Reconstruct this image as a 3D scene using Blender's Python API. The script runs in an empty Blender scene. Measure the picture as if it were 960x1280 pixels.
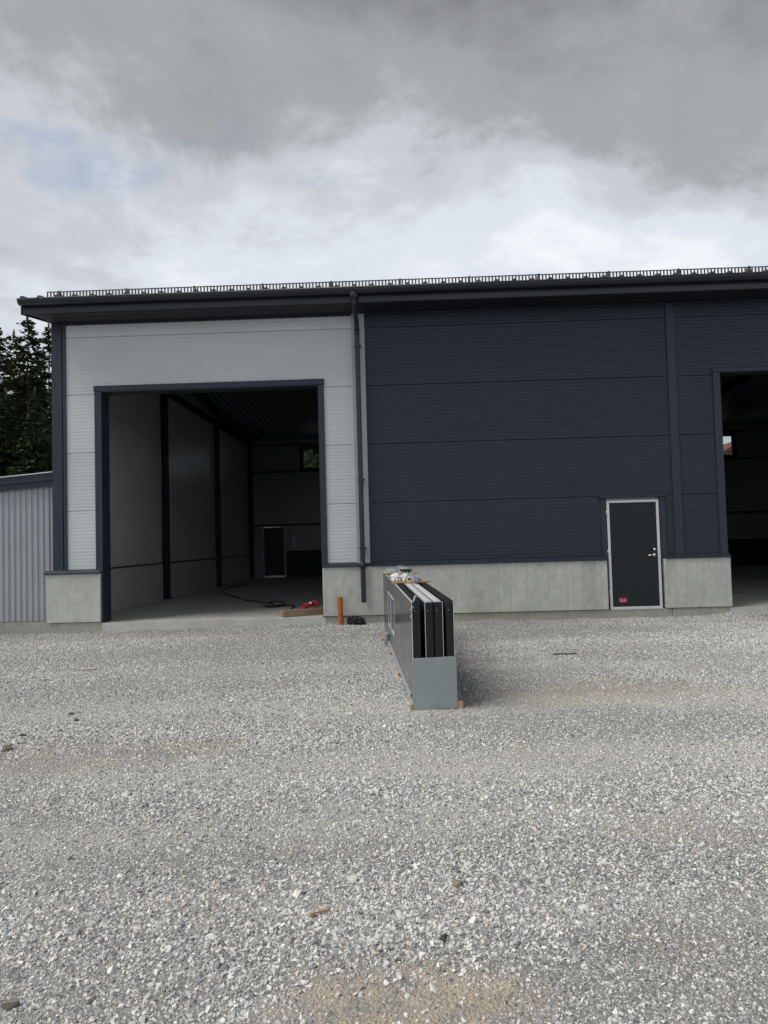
import bpy, bmesh, math, random
from mathutils import Vector, Matrix, noise

R = math.radians
scn = bpy.context.scene
col = scn.collection

# ------------------------------------------------------------------ camera
PITCH, ROLL, YAW = R(2.349), R(1.545), R(1.362)
CAM = Vector((0.0, -13.4, 1.52))
cd = bpy.data.cameras.new('camera'); cam = bpy.data.objects.new('camera', cd); col.objects.link(cam)
cd.sensor_fit = 'VERTICAL'; cd.sensor_height = 36.0; cd.lens = 890.0 / 1280.0 * 36.0
cd.clip_start = 0.05; cd.clip_end = 2000
def ray(px, py):
    u = Vector(((px - 480) / 890.0, 1.0, -(py - 640) / 890.0))
    c, s = math.cos(ROLL), math.sin(ROLL)
    u = Vector((u.x * c + u.z * s, u.y, -u.x * s + u.z * c))
    c, s = math.cos(PITCH), math.sin(PITCH)
    u = Vector((u.x, u.y * c - u.z * s, u.y * s + u.z * c))
    c, s = math.cos(YAW), math.sin(YAW)
    return Vector((u.x * c - u.y * s, u.x * s + u.y * c, u.z))
fw = ray(480, 640); rt = ray(1370, 640) - fw; up = ray(480, -250) - fw
m = Matrix((rt, up, -fw)).transposed().to_4x4(); m.translation = CAM
cam.matrix_world = m
scn.camera = cam

# ------------------------------------------------------------------ sky, sun, exposure
SUN_EL, SUN_AZ = 55.0, -100.0          # degrees; azimuth measured from +Y (behind the hall) towards +X
w = bpy.data.worlds.new('World'); scn.world = w; w.use_nodes = True
nt = w.node_tree; N = nt.nodes; L = nt.links; N.clear()
def nd(t, **k):
    n = N.new(t)
    for a, b in k.items(): setattr(n, a, b)
    return n
def mth(op, a, b=None, c=None, clamp=False):
    n = N.new('ShaderNodeMath'); n.operation = op; n.use_clamp = clamp
    for i, v in enumerate((a, b, c)):
        if v is None: continue
        if isinstance(v, (int, float)): n.inputs[i].default_value = v
        else: L.new(v, n.inputs[i])
    return n.outputs[0]
tc = nd('ShaderNodeTexCoord'); sep = nd('ShaderNodeSeparateXYZ'); L.new(tc.outputs['Generated'], sep.inputs[0])
zc = mth('MAXIMUM', sep.outputs[2], 0.0)
den = mth('ADD', zc, 0.22)
cmb = nd('ShaderNodeCombineXYZ')
L.new(mth('DIVIDE', sep.outputs[0], den), cmb.inputs[0]); L.new(mth('DIVIDE', sep.outputs[1], den), cmb.inputs[1])
def noi(scale, detail, rough, off, dist=0.0):
    mp = nd('ShaderNodeMapping'); mp.inputs['Location'].default_value = off
    L.new(cmb.outputs[0], mp.inputs[0])
    n = nd('ShaderNodeTexNoise'); n.inputs['Scale'].default_value = scale; n.inputs['Detail'].default_value = detail
    n.inputs['Roughness'].default_value = rough; n.inputs['Distortion'].default_value = dist
    L.new(mp.outputs[0], n.inputs['Vector']); return n.outputs['Fac']
def ramp(fac, pts, interp='EASE'):
    r = nd('ShaderNodeValToRGB'); r.color_ramp.interpolation = interp
    el = r.color_ramp.elements
    while len(el) < len(pts): el.new(0.5)
    for e, (p, c) in zip(el, pts): e.position = p; e.color = (c[0], c[1], c[2], 1)
    L.new(fac, r.inputs[0]); return r.outputs[0]
big = noi(0.85, 3.0, 0.5, (35.33, 19.64, 15.02), 0.15)
mid = noi(2.1, 9.0, 0.60, (9.89, 35.05, 6.49), 0.25)
fin = noi(5.5, 8.0, 0.62, (9.0, 4.84, 21.19), 0.2)
hole = noi(1.7, 5.0, 0.55, (21.03, 29.14, 1.13), 0.1)
v = mth('ADD', mth('MULTIPLY', big, 0.52), mth('MULTIPLY', mid, 0.58))
v = mth('ADD', v, mth('MULTIPLY', fin, 0.22))
# clouds pile up brighter towards the horizon all round, greyer bellies overhead
v = mth('SUBTRACT', v, mth('MULTIPLY', mth('MINIMUM', zc, 0.64), 1.15))
v = mth('ADD', v, 0.215)
cl = ramp(v, [(0.08, (0.086, 0.089, 0.094)), (0.31, (0.152, 0.157, 0.165)), (0.42, (0.232, 0.243, 0.259)),
              (0.53, (0.290, 0.309, 0.334)), (0.66, (0.362, 0.375, 0.390))])
gap = nd('ShaderNodeMapRange'); gap.interpolation_type = 'SMOOTHSTEP'
gap.inputs['From Min'].default_value = 0.615; gap.inputs['From Max'].default_value = 0.74
gap.inputs['To Min'].default_value = 0.0; gap.inputs['To Max'].default_value = 0.6
L.new(hole, gap.inputs['Value'])
sky = nd('ShaderNodeTexSky'); sky.sky_type = 'NISHITA'; sky.sun_disc = False
sky.sun_elevation = R(SUN_EL); sky.sun_rotation = R(SUN_AZ); sky.air_density = 1.0; sky.dust_density = 1.5
bg1 = nd('ShaderNodeBackground'); bg1.inputs['Strength'].default_value = 0.055; L.new(sky.outputs[0], bg1.inputs[0])
bg2 = nd('ShaderNodeBackground'); bg2.inputs['Strength'].default_value = 1.0; L.new(cl, bg2.inputs[0])
mx = nd('ShaderNodeMixShader'); L.new(gap.outputs[0], mx.inputs[0]); L.new(bg2.outputs[0], mx.inputs[1]); L.new(bg1.outputs[0], mx.inputs[2])
wo = nd('ShaderNodeOutputWorld'); L.new(mx.outputs[0], wo.inputs[0])

sd = bpy.data.lights.new('sun', 'SUN'); sd.energy = 1.5; sd.angle = R(44); sd.color = (1.0, 0.96, 0.90)
so = bpy.data.objects.new('sun', sd); col.objects.link(so)
dsun = Vector((math.sin(R(SUN_AZ)) * math.cos(R(SUN_EL)), math.cos(R(SUN_AZ)) * math.cos(R(SUN_EL)), math.sin(R(SUN_EL))))
so.rotation_euler = dsun.to_track_quat('Z', 'Y').to_euler(); so.location = (-20, -6, 40)
vs = scn.view_settings; vs.view_transform = 'Standard'; vs.look = 'None'; vs.exposure = 1.34; vs.gamma = 1.0
vs.use_curve_mapping = False
scn.cycles.use_denoising = True
scn.cycles.max_bounces = 8; scn.cycles.diffuse_bounces = 4; scn.cycles.transparent_max_bounces = 12

# ------------------------------------------------------------------ materials
class Mt:
    """small helper round one node material"""
    def __init__(s, name, base, rough=0.6, metal=0.0, spec=0.5):
        s.m = bpy.data.materials.new(name); s.m.use_nodes = True
        s.nt = s.m.node_tree; s.b = s.nt.nodes['Principled BSDF']
        s.b.inputs['Base Color'].default_value = (*base, 1); s.b.inputs['Roughness'].default_value = rough
        s.b.inputs['Metallic'].default_value = metal; s.b.inputs['Specular IOR Level'].default_value = spec
        s.tc = None
    def n(s, t, **k):
        x = s.nt.nodes.new(t)
        for a, b in k.items(): setattr(x, a, b)
        return x
    def l(s, a, b): s.nt.links.new(a, b)
    def co(s, scale=(1, 1, 1), world=True):
        if world:
            g = s.n('ShaderNodeNewGeometry'); o = g.outputs['Position']
        else:
            g = s.n('ShaderNodeTexCoord'); o = g.outputs['Object']
        mp = s.n('ShaderNodeMapping'); mp.inputs['Scale'].default_value = scale; s.l(o, mp.inputs[0]); return mp.outputs[0]
    def noise(s, vec, scale, detail=4, rough=0.55, dist=0.0):
        x = s.n('ShaderNodeTexNoise'); s.l(vec, x.inputs['Vector'])
        x.inputs['Scale'].default_value = scale; x.inputs['Detail'].default_value = detail
        x.inputs['Roughness'].default_value = rough; x.inputs['Distortion'].default_value = dist
        return x.outputs['Fac']
    def ramp(s, fac, pts, interp='LINEAR'):
        r = s.n('ShaderNodeValToRGB'); r.color_ramp.interpolation = interp; el = r.color_ramp.elements
        while len(el) < len(pts): el.new(0.5)
        for e, (p, c) in zip(el, pts):
            e.position = p; e.color = (*c, 1) if len(c) == 3 else c
        s.l(fac, r.inputs[0]); return r.outputs[0]
    def mix(s, fac, a, b, blend='MIX'):
        x = s.n('ShaderNodeMix'); x.data_type = 'RGBA'; x.blend_type = blend
        for k, vv in ((0, fac), (6, a), (7, b)):
            if isinstance(vv, (int, float)): x.inputs[k].default_value = vv
            elif isinstance(vv, tuple): x.inputs[k].default_value = (*vv, 1)
            else: s.l(vv, x.inputs[k])
        return x.outputs[2]
    def math(s, op, a, b=None, clamp=False):
        x = s.n('ShaderNodeMath'); x.operation = op; x.use_clamp = clamp
        for i, vv in enumerate((a, b)):
            if vv is None: continue
            if isinstance(vv, (int, float)): x.inputs[i].default_value = vv
            else: s.l(vv, x.inputs[i])
        return x.outputs[0]
    def color(s, o): s.l(o, s.b.inputs['Base Color'])
    def rough(s, o): s.l(o, s.b.inputs['Roughness'])
    def bump(s, h, strength=0.3, dist=0.01):
        x = s.n('ShaderNodeBump'); x.inputs['Strength'].default_value = strength; x.inputs['Distance'].default_value = dist
        s.l(h, x.inputs['Height']); s.l(x.outputs[0], s.b.inputs['Normal'])

def vary(base, f): return tuple(max(0, c * f) for c in base)
def painted(name, base, rough=0.42, dirt=0.12, spec=0.5):
    t = Mt(name, base, rough, 0.0, spec)
    a = t.noise(t.co((0.35, 0.35, 0.8)), 1.6, 5, 0.6)
    b = t.noise(t.co((9, 9, 0.9)), 1.0, 4, 0.6)          # faint rain streaks
    c = t.ramp(a, [(0.3, vary(base, 1 - dirt)), (0.7, vary(base, 1 + dirt * 0.6))])
    c = t.mix(t.math('MULTIPLY', b, 0.22), c, vary(base, 0.75))
    oi = t.n('ShaderNodeObjectInfo')
    c = t.mix(1.0, c, t.ramp(oi.outputs['Random'], [(0.0, (0.93, 0.93, 0.93)), (1.0, (1.05, 1.05, 1.05))]), 'MULTIPLY')
    fd = t.noise(t.co((1, 1, 1)), 22, 4, 0.7)
    c = t.mix(t.math('MULTIPLY', t.ramp(fd, [(0.5, (0, 0, 0)), (0.8, (1, 1, 1))]), 0.12), c, vary(base, 1.35))
    t.color(c)
    t.rough(t.math('ADD', t.math('MULTIPLY', a, 0.2), rough - 0.1))
    t.bump(t.noise(t.co((0.8, 0.8, 1.6)), 1.3, 2, 0.5), 0.25, 0.02)
    return t.m
MAT = {}
MAT['light'] = painted('light grey coated steel', (0.55, 0.58, 0.605), 0.45, 0.08)
MAT['dark'] = painted('anthracite coated steel', (0.022, 0.0305, 0.046), 0.5, 0.16, 0.35)
MAT['trim'] = painted('anthracite trim', (0.026, 0.036, 0.054), 0.45, 0.10, 0.35)
MAT['ltrim'] = painted('light grey trim', (0.36, 0.385, 0.41), 0.42, 0.08)
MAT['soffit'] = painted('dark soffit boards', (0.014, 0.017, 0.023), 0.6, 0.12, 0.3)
MAT['roof'] = painted('graphite roof sheet', (0.05, 0.055, 0.06), 0.45, 0.12)
MAT['gutter'] = painted('dark gutter steel', (0.020, 0.025, 0.033), 0.30, 0.1, 0.4)
MAT['annex'] = painted('silver grey sheet', (0.40, 0.42, 0.455), 0.42, 0.06)
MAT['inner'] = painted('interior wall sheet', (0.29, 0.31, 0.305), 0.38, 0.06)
MAT['sheet_lit'] = painted('interior sheet lit tone', (0.52, 0.54, 0.52), 0.34, 0.06)  # same wall sheet as the back, lightened for daylight from the gateway
MAT['sheet_shaded'] = painted('interior sheet shaded tone', (0.20, 0.215, 0.215), 0.4, 0.06)  # same sheet again, darkened for the dim back of the hall
MAT['steel'] = painted('dark primed steel', (0.012, 0.014, 0.02), 0.5, 0.1, 0.3)
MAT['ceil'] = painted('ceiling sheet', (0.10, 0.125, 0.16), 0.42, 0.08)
MAT['alu'] = Mt('brushed aluminium', (0.66, 0.67, 0.69), 0.36, 0.3).m
MAT['doorleaf'] = painted('black door paint', (0.010, 0.014, 0.018), 0.45, 0.25, 0.35)
MAT['chrome'] = Mt('handle steel', (0.75, 0.75, 0.75), 0.2, 1.0).m
MAT['rubber'] = Mt('black rubber seal', (0.010, 0.011, 0.013), 0.5, 0.0, 0.4).m
MAT['red'] = painted('red plastic cloth', (0.36, 0.010, 0.016), 0.5, 0.2)
MAT['white'] = painted('white paint', (0.72, 0.72, 0.72), 0.5, 0.05)
MAT['redsticker'] = Mt('red sticker', (0.36, 0.02, 0.04), 0.4).m
MAT['cable'] = Mt('black cable', (0.02, 0.02, 0.02), 0.5).m
MAT['blackbag'] = Mt('black plastic', (0.005, 0.005, 0.007), 0.4).m
MAT['orange'] = painted('orange drain plastic', (0.46, 0.135, 0.04), 0.45, 0.15)
MAT['zinc'] = painted('galvanised steel', (0.30, 0.335, 0.36), 0.38, 0.15)

def concrete(name, base, streak=0.5, floor=False):
    t = Mt(name, base, 0.85)
    big = t.noise(t.co((0.8, 0.8, 0.8)), 2.0, 6, 0.6)
    if floor:
        st = t.noise(t.co((1, 1, 1)), 14, 5, 0.6)
    else:
        st = t.noise(t.co((11, 11, 0.35)), 1.3, 5, 0.65)     # vertical board-form streaks
    fine = t.noise(t.co((1, 1, 1)), 60, 4, 0.7)
    c = t.ramp(big, [(0.25, vary(base, 0.80)), (0.55, base), (0.8, vary(base, 1.16))])
    c = t.mix(t.math('MULTIPLY', t.ramp(st, [(0.35, (0, 0, 0)), (0.72, (1, 1, 1))]), streak), c, vary(base, 0.58))
    c = t.mix(0.25, c, t.ramp(fine, [(0.3, vary(base, 0.6)), (0.7, vary(base, 1.3))]))
    if not floor:                                             # board joints
        wv = t.n('ShaderNodeTexWave'); wv.wave_type = 'BANDS'; wv.bands_direction = 'X'; wv.wave_profile = 'SAW'
        wv.inputs['Scale'].default_value = 3.0; wv.inputs['Distortion'].default_value = 0.6; wv.inputs['Detail'].default_value = 1.0
        wv.inputs['Detail Scale'].default_value = 0.15
        t.l(t.co((1, 1, 0.02)), wv.inputs['Vector'])
        c = t.mix(t.math('MULTIPLY', t.ramp(wv.outputs['Fac'], [(0.0, (1, 1, 1)), (0.10, (0, 0, 0))]), 0.22), c, vary(base, 0.5))
        stn = t.noise(t.co((2.4, 2.4, 1.2)), 1.0, 7, 0.7, 0.5)
        c = t.mix(t.math('MULTIPLY', t.ramp(stn, [(0.50, (0, 0, 0)), (0.68, (1, 1, 1))]), 0.6), c, (base[0] * 0.60, base[1] * 0.58, base[2] * 0.52))
        wsh = t.noise(t.co((1.3, 1.3, 0.8)), 2.3, 6, 0.65, 0.3)
        c = t.mix(t.math('MULTIPLY', t.ramp(wsh, [(0.5, (0, 0, 0)), (0.75, (1, 1, 1))]), 0.4), c, vary(base, 1.25))
        pit = t.n('ShaderNodeTexVoronoi'); pit.inputs['Scale'].default_value = 16; t.l(t.co(), pit.inputs['Vector'])
        c = t.mix(t.math('MULTIPLY', t.ramp(pit.outputs['Distance'], [(0.05, (1, 1, 1)), (0.13, (0, 0, 0))]), 0.35), c, vary(base, 0.4))
    md_ = t.noise(t.co((1, 1, 1)), 9, 6, 0.7)
    c = t.mix(0.5, c, t.ramp(md_, [(0.3, (0.72, 0.72, 0.71)), (0.6, (1.0, 1.0, 1.0)), (0.75, (1.15, 1.15, 1.15))]), 'MULTIPLY')
    t.color(c); t.bump(fine, 0.25, 0.006)
    if floor: t.rough(t.ramp(big, [(0.35, (0.5,) * 3), (0.65, (0.75,) * 3)]))
    return t.m
MAT['concrete'] = concrete('board marked concrete', (0.58, 0.59, 0.555), 0.55)
MAT['footing'] = concrete('footing concrete', (0.43, 0.42, 0.37), 0.25)
MAT['floor'] = concrete('concrete floor', (0.58, 0.58, 0.55), 0.15, True)

def wood(name, base):
    t = Mt(name, base, 0.7)
    n1 = t.noise(t.co((3, 3, 3), False), 3, 4, 0.6, 0.4); n2 = t.noise(t.co((2, 40, 40), False), 1.2, 4, 0.6)
    c = t.ramp(n1, [(0.3, vary(base, 0.75)), (0.7, vary(base, 1.15))])
    c = t.mix(t.math('MULTIPLY', n2, 0.5), c, vary(base, 0.55)); t.color(c); t.bump(n2, 0.3, 0.004); return t.m
MAT['wood'] = wood('pale sawn pine', (0.52, 0.36, 0.19))
MAT['plank'] = wood('weathered pinkish plank', (0.36, 0.235, 0.165))

t = Mt('glossy anthracite door skin', (0.05, 0.055, 0.058), 0.3, 0.0, 0.34)
a_ = t.noise(t.co((1, 1, 1)), 1.3, 3, 0.5); t.color(t.ramp(a_, [(0.35, (0.030, 0.036, 0.037)), (0.7, (0.046, 0.053, 0.054))]))
t.rough(t.ramp(a_, [(0.3, (0.13,) * 3), (0.7, (0.22,) * 3)]))
MAT['skin'] = t.m
t = Mt('grey steel cap', (0.34, 0.375, 0.39), 0.5)
a_ = t.noise(t.co(), 5, 5, 0.6); t.color(t.ramp(a_, [(0.3, (0.26, 0.30, 0.31)), (0.7, (0.31, 0.35, 0.36))])); MAT['cap'] = t.m

def glass_mat(name, tint, mixf):
    mm = bpy.data.materials.new(name); mm.use_nodes = True; n = mm.node_tree; n.nodes.clear()
    o = n.nodes.new('ShaderNodeOutputMaterial'); ms = n.nodes.new('ShaderNodeMixShader')
    tr = n.nodes.new('ShaderNodeBsdfTransparent'); tr.inputs[0].default_value = (*tint, 1)
    gl = n.nodes.new('ShaderNodeBsdfGlossy'); gl.inputs['Roughness'].default_value = 0.03
    ns = n.nodes.new('ShaderNodeTexNoise'); ns.inputs['Scale'].default_value = 3.0
    bp = n.nodes.new('ShaderNodeBump'); bp.inputs['Strength'].default_value = 0.03; n.links.new(ns.outputs[0], bp.inputs['Height']); n.links.new(bp.outputs[0], gl.inputs['Normal'])
    lw = n.nodes.new('ShaderNodeFresnel'); lw.inputs[0].default_value = mixf
    n.links.new(lw.outputs[0], ms.inputs[0]); n.links.new(tr.outputs[0], ms.inputs[1]); n.links.new(gl.outputs[0], ms.inputs[2]); n.links.new(ms.outputs[0], o.inputs[0])
    return mm
MAT['glass'] = glass_mat('window glass', (0.70, 0.75, 0.74), 1.5)
MAT['film'] = glass_mat('clear plastic film', (0.72, 0.74, 0.75), 1.9)

def leafmat(name, c0, c1):
    t = Mt(name, c0, 0.65, 0, 0.3)
    oi = t.n('ShaderNodeNewGeometry')
    n1 = t.noise(t.co((1, 1, 1)), 0.9, 4, 0.6)
    t.color(t.ramp(n1, [(0.3, c0), (0.7, c1)])); return t.m
MAT['needle'] = leafmat('dark conifer needles', (0.026, 0.050, 0.021), (0.065, 0.100, 0.040))
MAT['needle2'] = leafmat('brownish pine needles', (0.042, 0.056, 0.024), (0.082, 0.100, 0.044))
MAT['leaf'] = leafmat('birch leaves', (0.025, 0.050, 0.014), (0.055, 0.085, 0.026))
t = Mt('conifer bark', (0.06, 0.042, 0.03), 0.9); n_ = t.noise(t.co((6, 6, 1.2)), 3, 5, 0.6)
t.color(t.ramp(n_, [(0.3, (0.03, 0.022, 0.017)), (0.7, (0.11, 0.075, 0.052))])); t.bump(n_, 0.5, 0.03); MAT['bark'] = t.m
MAT['redroof'] = painted('red roof sheet', (0.22, 0.085, 0.075), 0.6, 0.1)
MAT['housewall'] = painted('pale house paint', (0.55, 0.53, 0.48), 0.7, 0.06)

# ground: crushed granite fines, with bare earth where the "dirt" field is high
t = Mt('crushed granite ground', (0.3, 0.3, 0.29), 0.9)
co = t.co()
v1 = t.n('ShaderNodeTexVoronoi'); v1.inputs['Scale'].default_value = 62; t.l(co, v1.inputs['Vector'])
v2 = t.n('ShaderNodeTexVoronoi'); v2.inputs['Scale'].default_value = 150; t.l(co, v2.inputs['Vector'])
g1 = t.n('ShaderNodeSeparateColor'); t.l(v1.outputs['Color'], g1.inputs[0])
g2 = t.n('ShaderNodeSeparateColor'); t.l(v2.outputs['Color'], g2.inputs[0])
c1 = t.ramp(g1.outputs[0], [(0.0, (0.13, 0.135, 0.145)), (0.35, (0.29, 0.294, 0.297)), (0.75, (0.44, 0.442, 0.435)), (1.0, (0.64, 0.64, 0.62))])
c2 = t.ramp(g2.outputs[1], [(0.0, (0.15, 0.15, 0.155)), (0.5, (0.33, 0.332, 0.328)), (1.0, (0.58, 0.575, 0.56))])
c = t.mix(0.5, c1, c2)
edge = t.ramp(v1.outputs['Distance'], [(0.2, (1, 1, 1)), (0.7, (0.3, 0.3, 0.3))]); c = t.mix(0.75, c, edge, 'MULTIPLY')
lg = t.noise(t.co((0.16, 0.55, 1)), 1.4, 5, 0.6); c = t.mix(t.math('MULTIPLY', t.ramp(lg, [(0.42, (0, 0, 0)), (0.7, (1, 1, 1))]), 0.35), c, (0.36, 0.355, 0.335))
al = t.n('ShaderNodeAttribute'); al.attribute_name = 'lane'
c = t.mix(0.22, c, (0.12, 0.12, 0.12))
fl = t.noise(t.co((1, 1, 1)), 95, 4, 0.7)
c = t.mix(t.math('MULTIPLY', al.outputs['Fac'], 0.8, True), c, t.ramp(fl, [(0.3, (0.36, 0.352, 0.33)), (0.7, (0.64, 0.625, 0.585))]))
at = t.n('ShaderNodeAttribute'); at.attribute_name = 'dirt'
dn = t.noise(t.co((1, 1, 1)), 9, 6, 0.68)
dn2 = t.noise(t.co((1, 1.6, 1)), 3.2, 5, 0.65)
df = t.math('MULTIPLY', t.math('MULTIPLY', at.outputs['Fac'], t.ramp(dn, [(0.32, (0.1,) * 3), (0.60, (1, 1, 1))])), t.ramp(dn2, [(0.36, (0.15,) * 3), (0.56, (1.15,) * 3)]), clamp=True)
sp = t.noise(t.co((1, 1, 1)), 130, 3, 0.6)
dirtc = t.mix(0.55, t.ramp(dn, [(0.3, (0.24, 0.20, 0.15)), (0.7, (0.40, 0.355, 0.29))]), t.ramp(sp, [(0.3, (0.20, 0.165, 0.12)), (0.7, (0.50, 0.44, 0.35))]))
c = t.mix(df, c, dirtc); t.color(c)
hb = t.math('ADD', t.math('MULTIPLY', v1.outputs['Distance'], -1.0), t.math('MULTIPLY', v2.outputs['Distance'], -0.5)); t.bump(hb, 0.8, 0.012)
MAT['ground'] = t.m

def stone_mat(name, fixed=None):
    t = Mt(name, (0.3, 0.3, 0.3), 0.85, 0, 0.35)
    if fixed:
        base = t.mix(0.0, fixed, fixed)
    else:
        oi = t.n('ShaderNodeObjectInfo')
        base = t.ramp(oi.outputs['Random'], [(0.0, (0.14, 0.15, 0.17)), (0.13, (0.27, 0.28, 0.295)), (0.34, (0.44, 0.448, 0.452)), (0.60, (0.59, 0.592, 0.585)),
                 (0.80, (0.68, 0.68, 0.665)), (0.90, (0.72, 0.715, 0.69)), (0.935, (0.54, 0.50, 0.43)), (0.975, (0.54, 0.45, 0.39)), (1.0, (0.70, 0.69, 0.65))])
    n1 = t.noise(t.co(), 70, 4, 0.7); c = t.mix(0.6, base, t.ramp(n1, [(0.3, (0.55,) * 3), (0.62, (1.0,) * 3)]), 'MULTIPLY')
    t.color(c); t.bump(n1, 0.3, 0.003); return t.m
MAT['stone'] = stone_mat('granite chips')
MAT['stone_dark'] = stone_mat('dark stone', (0.075, 0.075, 0.075))
MAT['stone_brown'] = stone_mat('brown stone', (0.22, 0.19, 0.155))
MAT['stone_pale'] = stone_mat('pale stone', (0.62, 0.61, 0.58))

# ------------------------------------------------------------------ mesh helpers
class MB:
    def __init__(s): s.v = []; s.f = []
    def quad(s, *p):
        i = len(s.v); s.v += [tuple(q) for q in p]; s.f.append(tuple(range(i, i + len(p)))); return s
    def box(s, x0, x1, y0, y1, z0, z1, ch=0.0):
        if ch <= 0:
            i = len(s.v)
            s.v += [(x, y, z) for z in (z0, z1) for y in (y0, y1) for x in (x0, x1)]
            for f in ((0, 2, 3, 1), (4, 5, 7, 6), (0, 1, 5, 4), (2, 6, 7, 3), (0, 4, 6, 2), (1, 3, 7, 5)): s.f.append(tuple(i + k for k in f))
            return s
        bm = bmesh.new(); bmesh.ops.create_cube(bm, size=1.0)
        for q in bm.verts: q.co = Vector(((x0 + x1) / 2 + q.co.x * (x1 - x0), (y0 + y1) / 2 + q.co.y * (y1 - y0), (z0 + z1) / 2 + q.co.z * (z1 - z0)))
        bmesh.ops.bevel(bm, geom=bm.edges[:], offset=ch, segments=1, affect='EDGES')
        s.addbm(bm); return s
    def addbm(s, bm):
        i = len(s.v); bm.verts.ensure_lookup_table(); bm.verts.index_update()
        s.v += [tuple(q.co) for q in bm.verts]; s.f += [tuple(i + q.index for q in f.verts) for f in bm.faces]; bm.free()
    def prism(s, prof, x0, x1, axis='x'):
        """closed profile of (a, b) pairs extruded along an axis; x: (y,z), y: (x,z), z: (x,y)"""
        i = len(s.v); n = len(prof)
        def P(c, a, b): return {'x': (c, a, b), 'y': (a, c, b), 'z': (a, b, c)}[axis]
        s.v += [P(x0, a, b) for a, b in prof] + [P(x1, a, b) for a, b in prof]
        for k in range(n):
            j = (k + 1) % n; s.f.append((i + k, i + j, i + n + j, i + n + k))
        s.f.append(tuple(i + k for k in range(n))[::-1]); s.f.append(tuple(i + n + k for k in range(n))); return s
    def tube(s, pts, r, n=10, cap=True):
        pts = [Vector(p) for p in pts]; rings = []
        rs = r if isinstance(r, (list, tuple)) else [r] * len(pts)
        prev = None
        for k, p in enumerate(pts):
            d = (pts[min(k + 1, len(pts) - 1)] - pts[max(k - 1, 0)]).normalized()
            if prev is None:
                a = d.orthogonal().normalized()
            else:
                a = (prev - d * prev.dot(d)).normalized()
            prev = a; b = d.cross(a)
            i = len(s.v); rings.append(i)
            s.v += [tuple(p + (a * math.cos(2 * math.pi * q / n) + b * math.sin(2 * math.pi * q / n)) * rs[k]) for q in range(n)]
        for k in range(len(rings) - 1):
            for q in range(n):
                s.f.append((rings[k] + q, rings[k] + (q + 1) % n, rings[k + 1] + (q + 1) % n, rings[k + 1] + q))
        if cap:
            s.f.append(tuple(rings[0] + q for q in range(n))[::-1]); s.f.append(tuple(rings[-1] + q for q in range(n)))
        return s
    def mesh(s, name, mat, smooth=False):
        me = bpy.data.meshes.new(name); me.from_pydata(s.v, [], s.f); me.validate()
        bm = bmesh.new(); bm.from_mesh(me)
        if len(bm.faces) < 60000: bmesh.ops.recalc_face_normals(bm, faces=bm.faces[:])
        bm.to_mesh(me); bm.free()
        me.materials.append(MAT[mat])
        for p in me.polygons: p.use_smooth = smooth
        return me
    def build(s, name, mat, parent=None, smooth=False):
        o = bpy.data.objects.new(name, s.mesh(name, mat, smooth)); col.objects.link(o)
        if parent is not None: o.parent = parent
        return o
def box(name, mat, parent, *a, **k): return MB().box(*a, **k).build(name, mat, parent)
def empty(name, loc=(0, 0, 0), rot=(0, 0, 0)):
    o = bpy.data.objects.new(name, None); o.empty_display_size = 0.2; o.location = loc; o.rotation_euler = rot; col.objects.link(o); return o
def tag(o, label=None, cat=None, group=None, kind=None):
    if label: o['label'] = label
    if cat: o['category'] = cat
    if group: o['group'] = group
    if kind: o['kind'] = kind
    return o
def smooth_by_angle(o, deg=40):
    me = o.data
    for p in me.polygons: p.use_smooth = True
    try: me.set_sharp_from_angle(angle=R(deg))
    except Exception: pass

# ------------------------------------------------------------------ ground
def gz(x, y):
    """height of the yard: falls away from the hall towards the camera"""
    if y > -0.4: h = 0.0
    else:
        yy = max(y, -10.0); h = 0.0255 * (yy + 0.4)
        if y < -10.0: h += 0.012 * max(y + 10.0, -3.0)
    k = max(0.0, min(1.0, (-3.0 - x) / 4.0)); h -= 0.06 * k * max(0.0, min(1.0, (y + 5) / 5.0))
    k2 = max(0.0, min(1.0, (x - 5.0) / 3.0)); h += 0.045 * k2 * max(0.0, min(1.0, (y + 2.0) / 2.0))
    if y < 0.3 and y > -30 and abs(x) < 40:
        h += 0.022 * noise.noise(Vector((x * 0.55, y * 0.8, 1.7))) + 0.010 * noise.noise(Vector((x * 1.9, y * 2.3, 4.2)))
    if -0.9 < y < 0.3 and abs(x) < 40: h += (0.9 + min(y, 0.0)) / 0.9 * 0.045 * noise.noise(Vector((x * 1.6, y * 1.5, 7.3)))
    if y > 0.3: h -= 0.04
    return h
DIRT = [(0.02, -10.60, 0.52, 0.26, 1.15), (2.15, -5.75, 1.35, 0.42, 0.72), (-2.45, -7.45, 1.0, 0.42, 0.75), (0.75, -7.6, 0.9, 0.2, 0.22), (4.3, -5.8, 1.1, 0.3, 0.5),
        (-4.0, -3.6, 1.2, 0.35, 0.2), (-1.6, -3.1, 1.0, 0.4, 0.22), (3.0, -3.2, 1.6, 0.35, 0.28), (-1.2, -8.6, 0.8, 0.16, 0.3), (1.6, -9.2, 0.5, 0.2, 0.35), (-0.9, -10.0, 0.25, 0.12, 0.4), (1.1, -10.2, 0.3, 0.1, 0.4), (-0.5, -9.3, 0.35, 0.10, 0.35)]
def dirt(x, y):
    d = 0.0
    for cx, cy, rx, ry, a in DIRT:
        q = ((x - cx) / rx) ** 2 + ((y - cy) / ry) ** 2
        q *= 1.0 + 0.9 * noise.noise(Vector((x * 3.1, y * 4.3, 3.0))) + 0.8 * noise.noise(Vector((x * 1.1, y * 2.0, 6.0)))
        if q < 2.2: d = max(d, a * max(0.0, min(1.0, (1.6 - q) / 1.0)))
    return d
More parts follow.
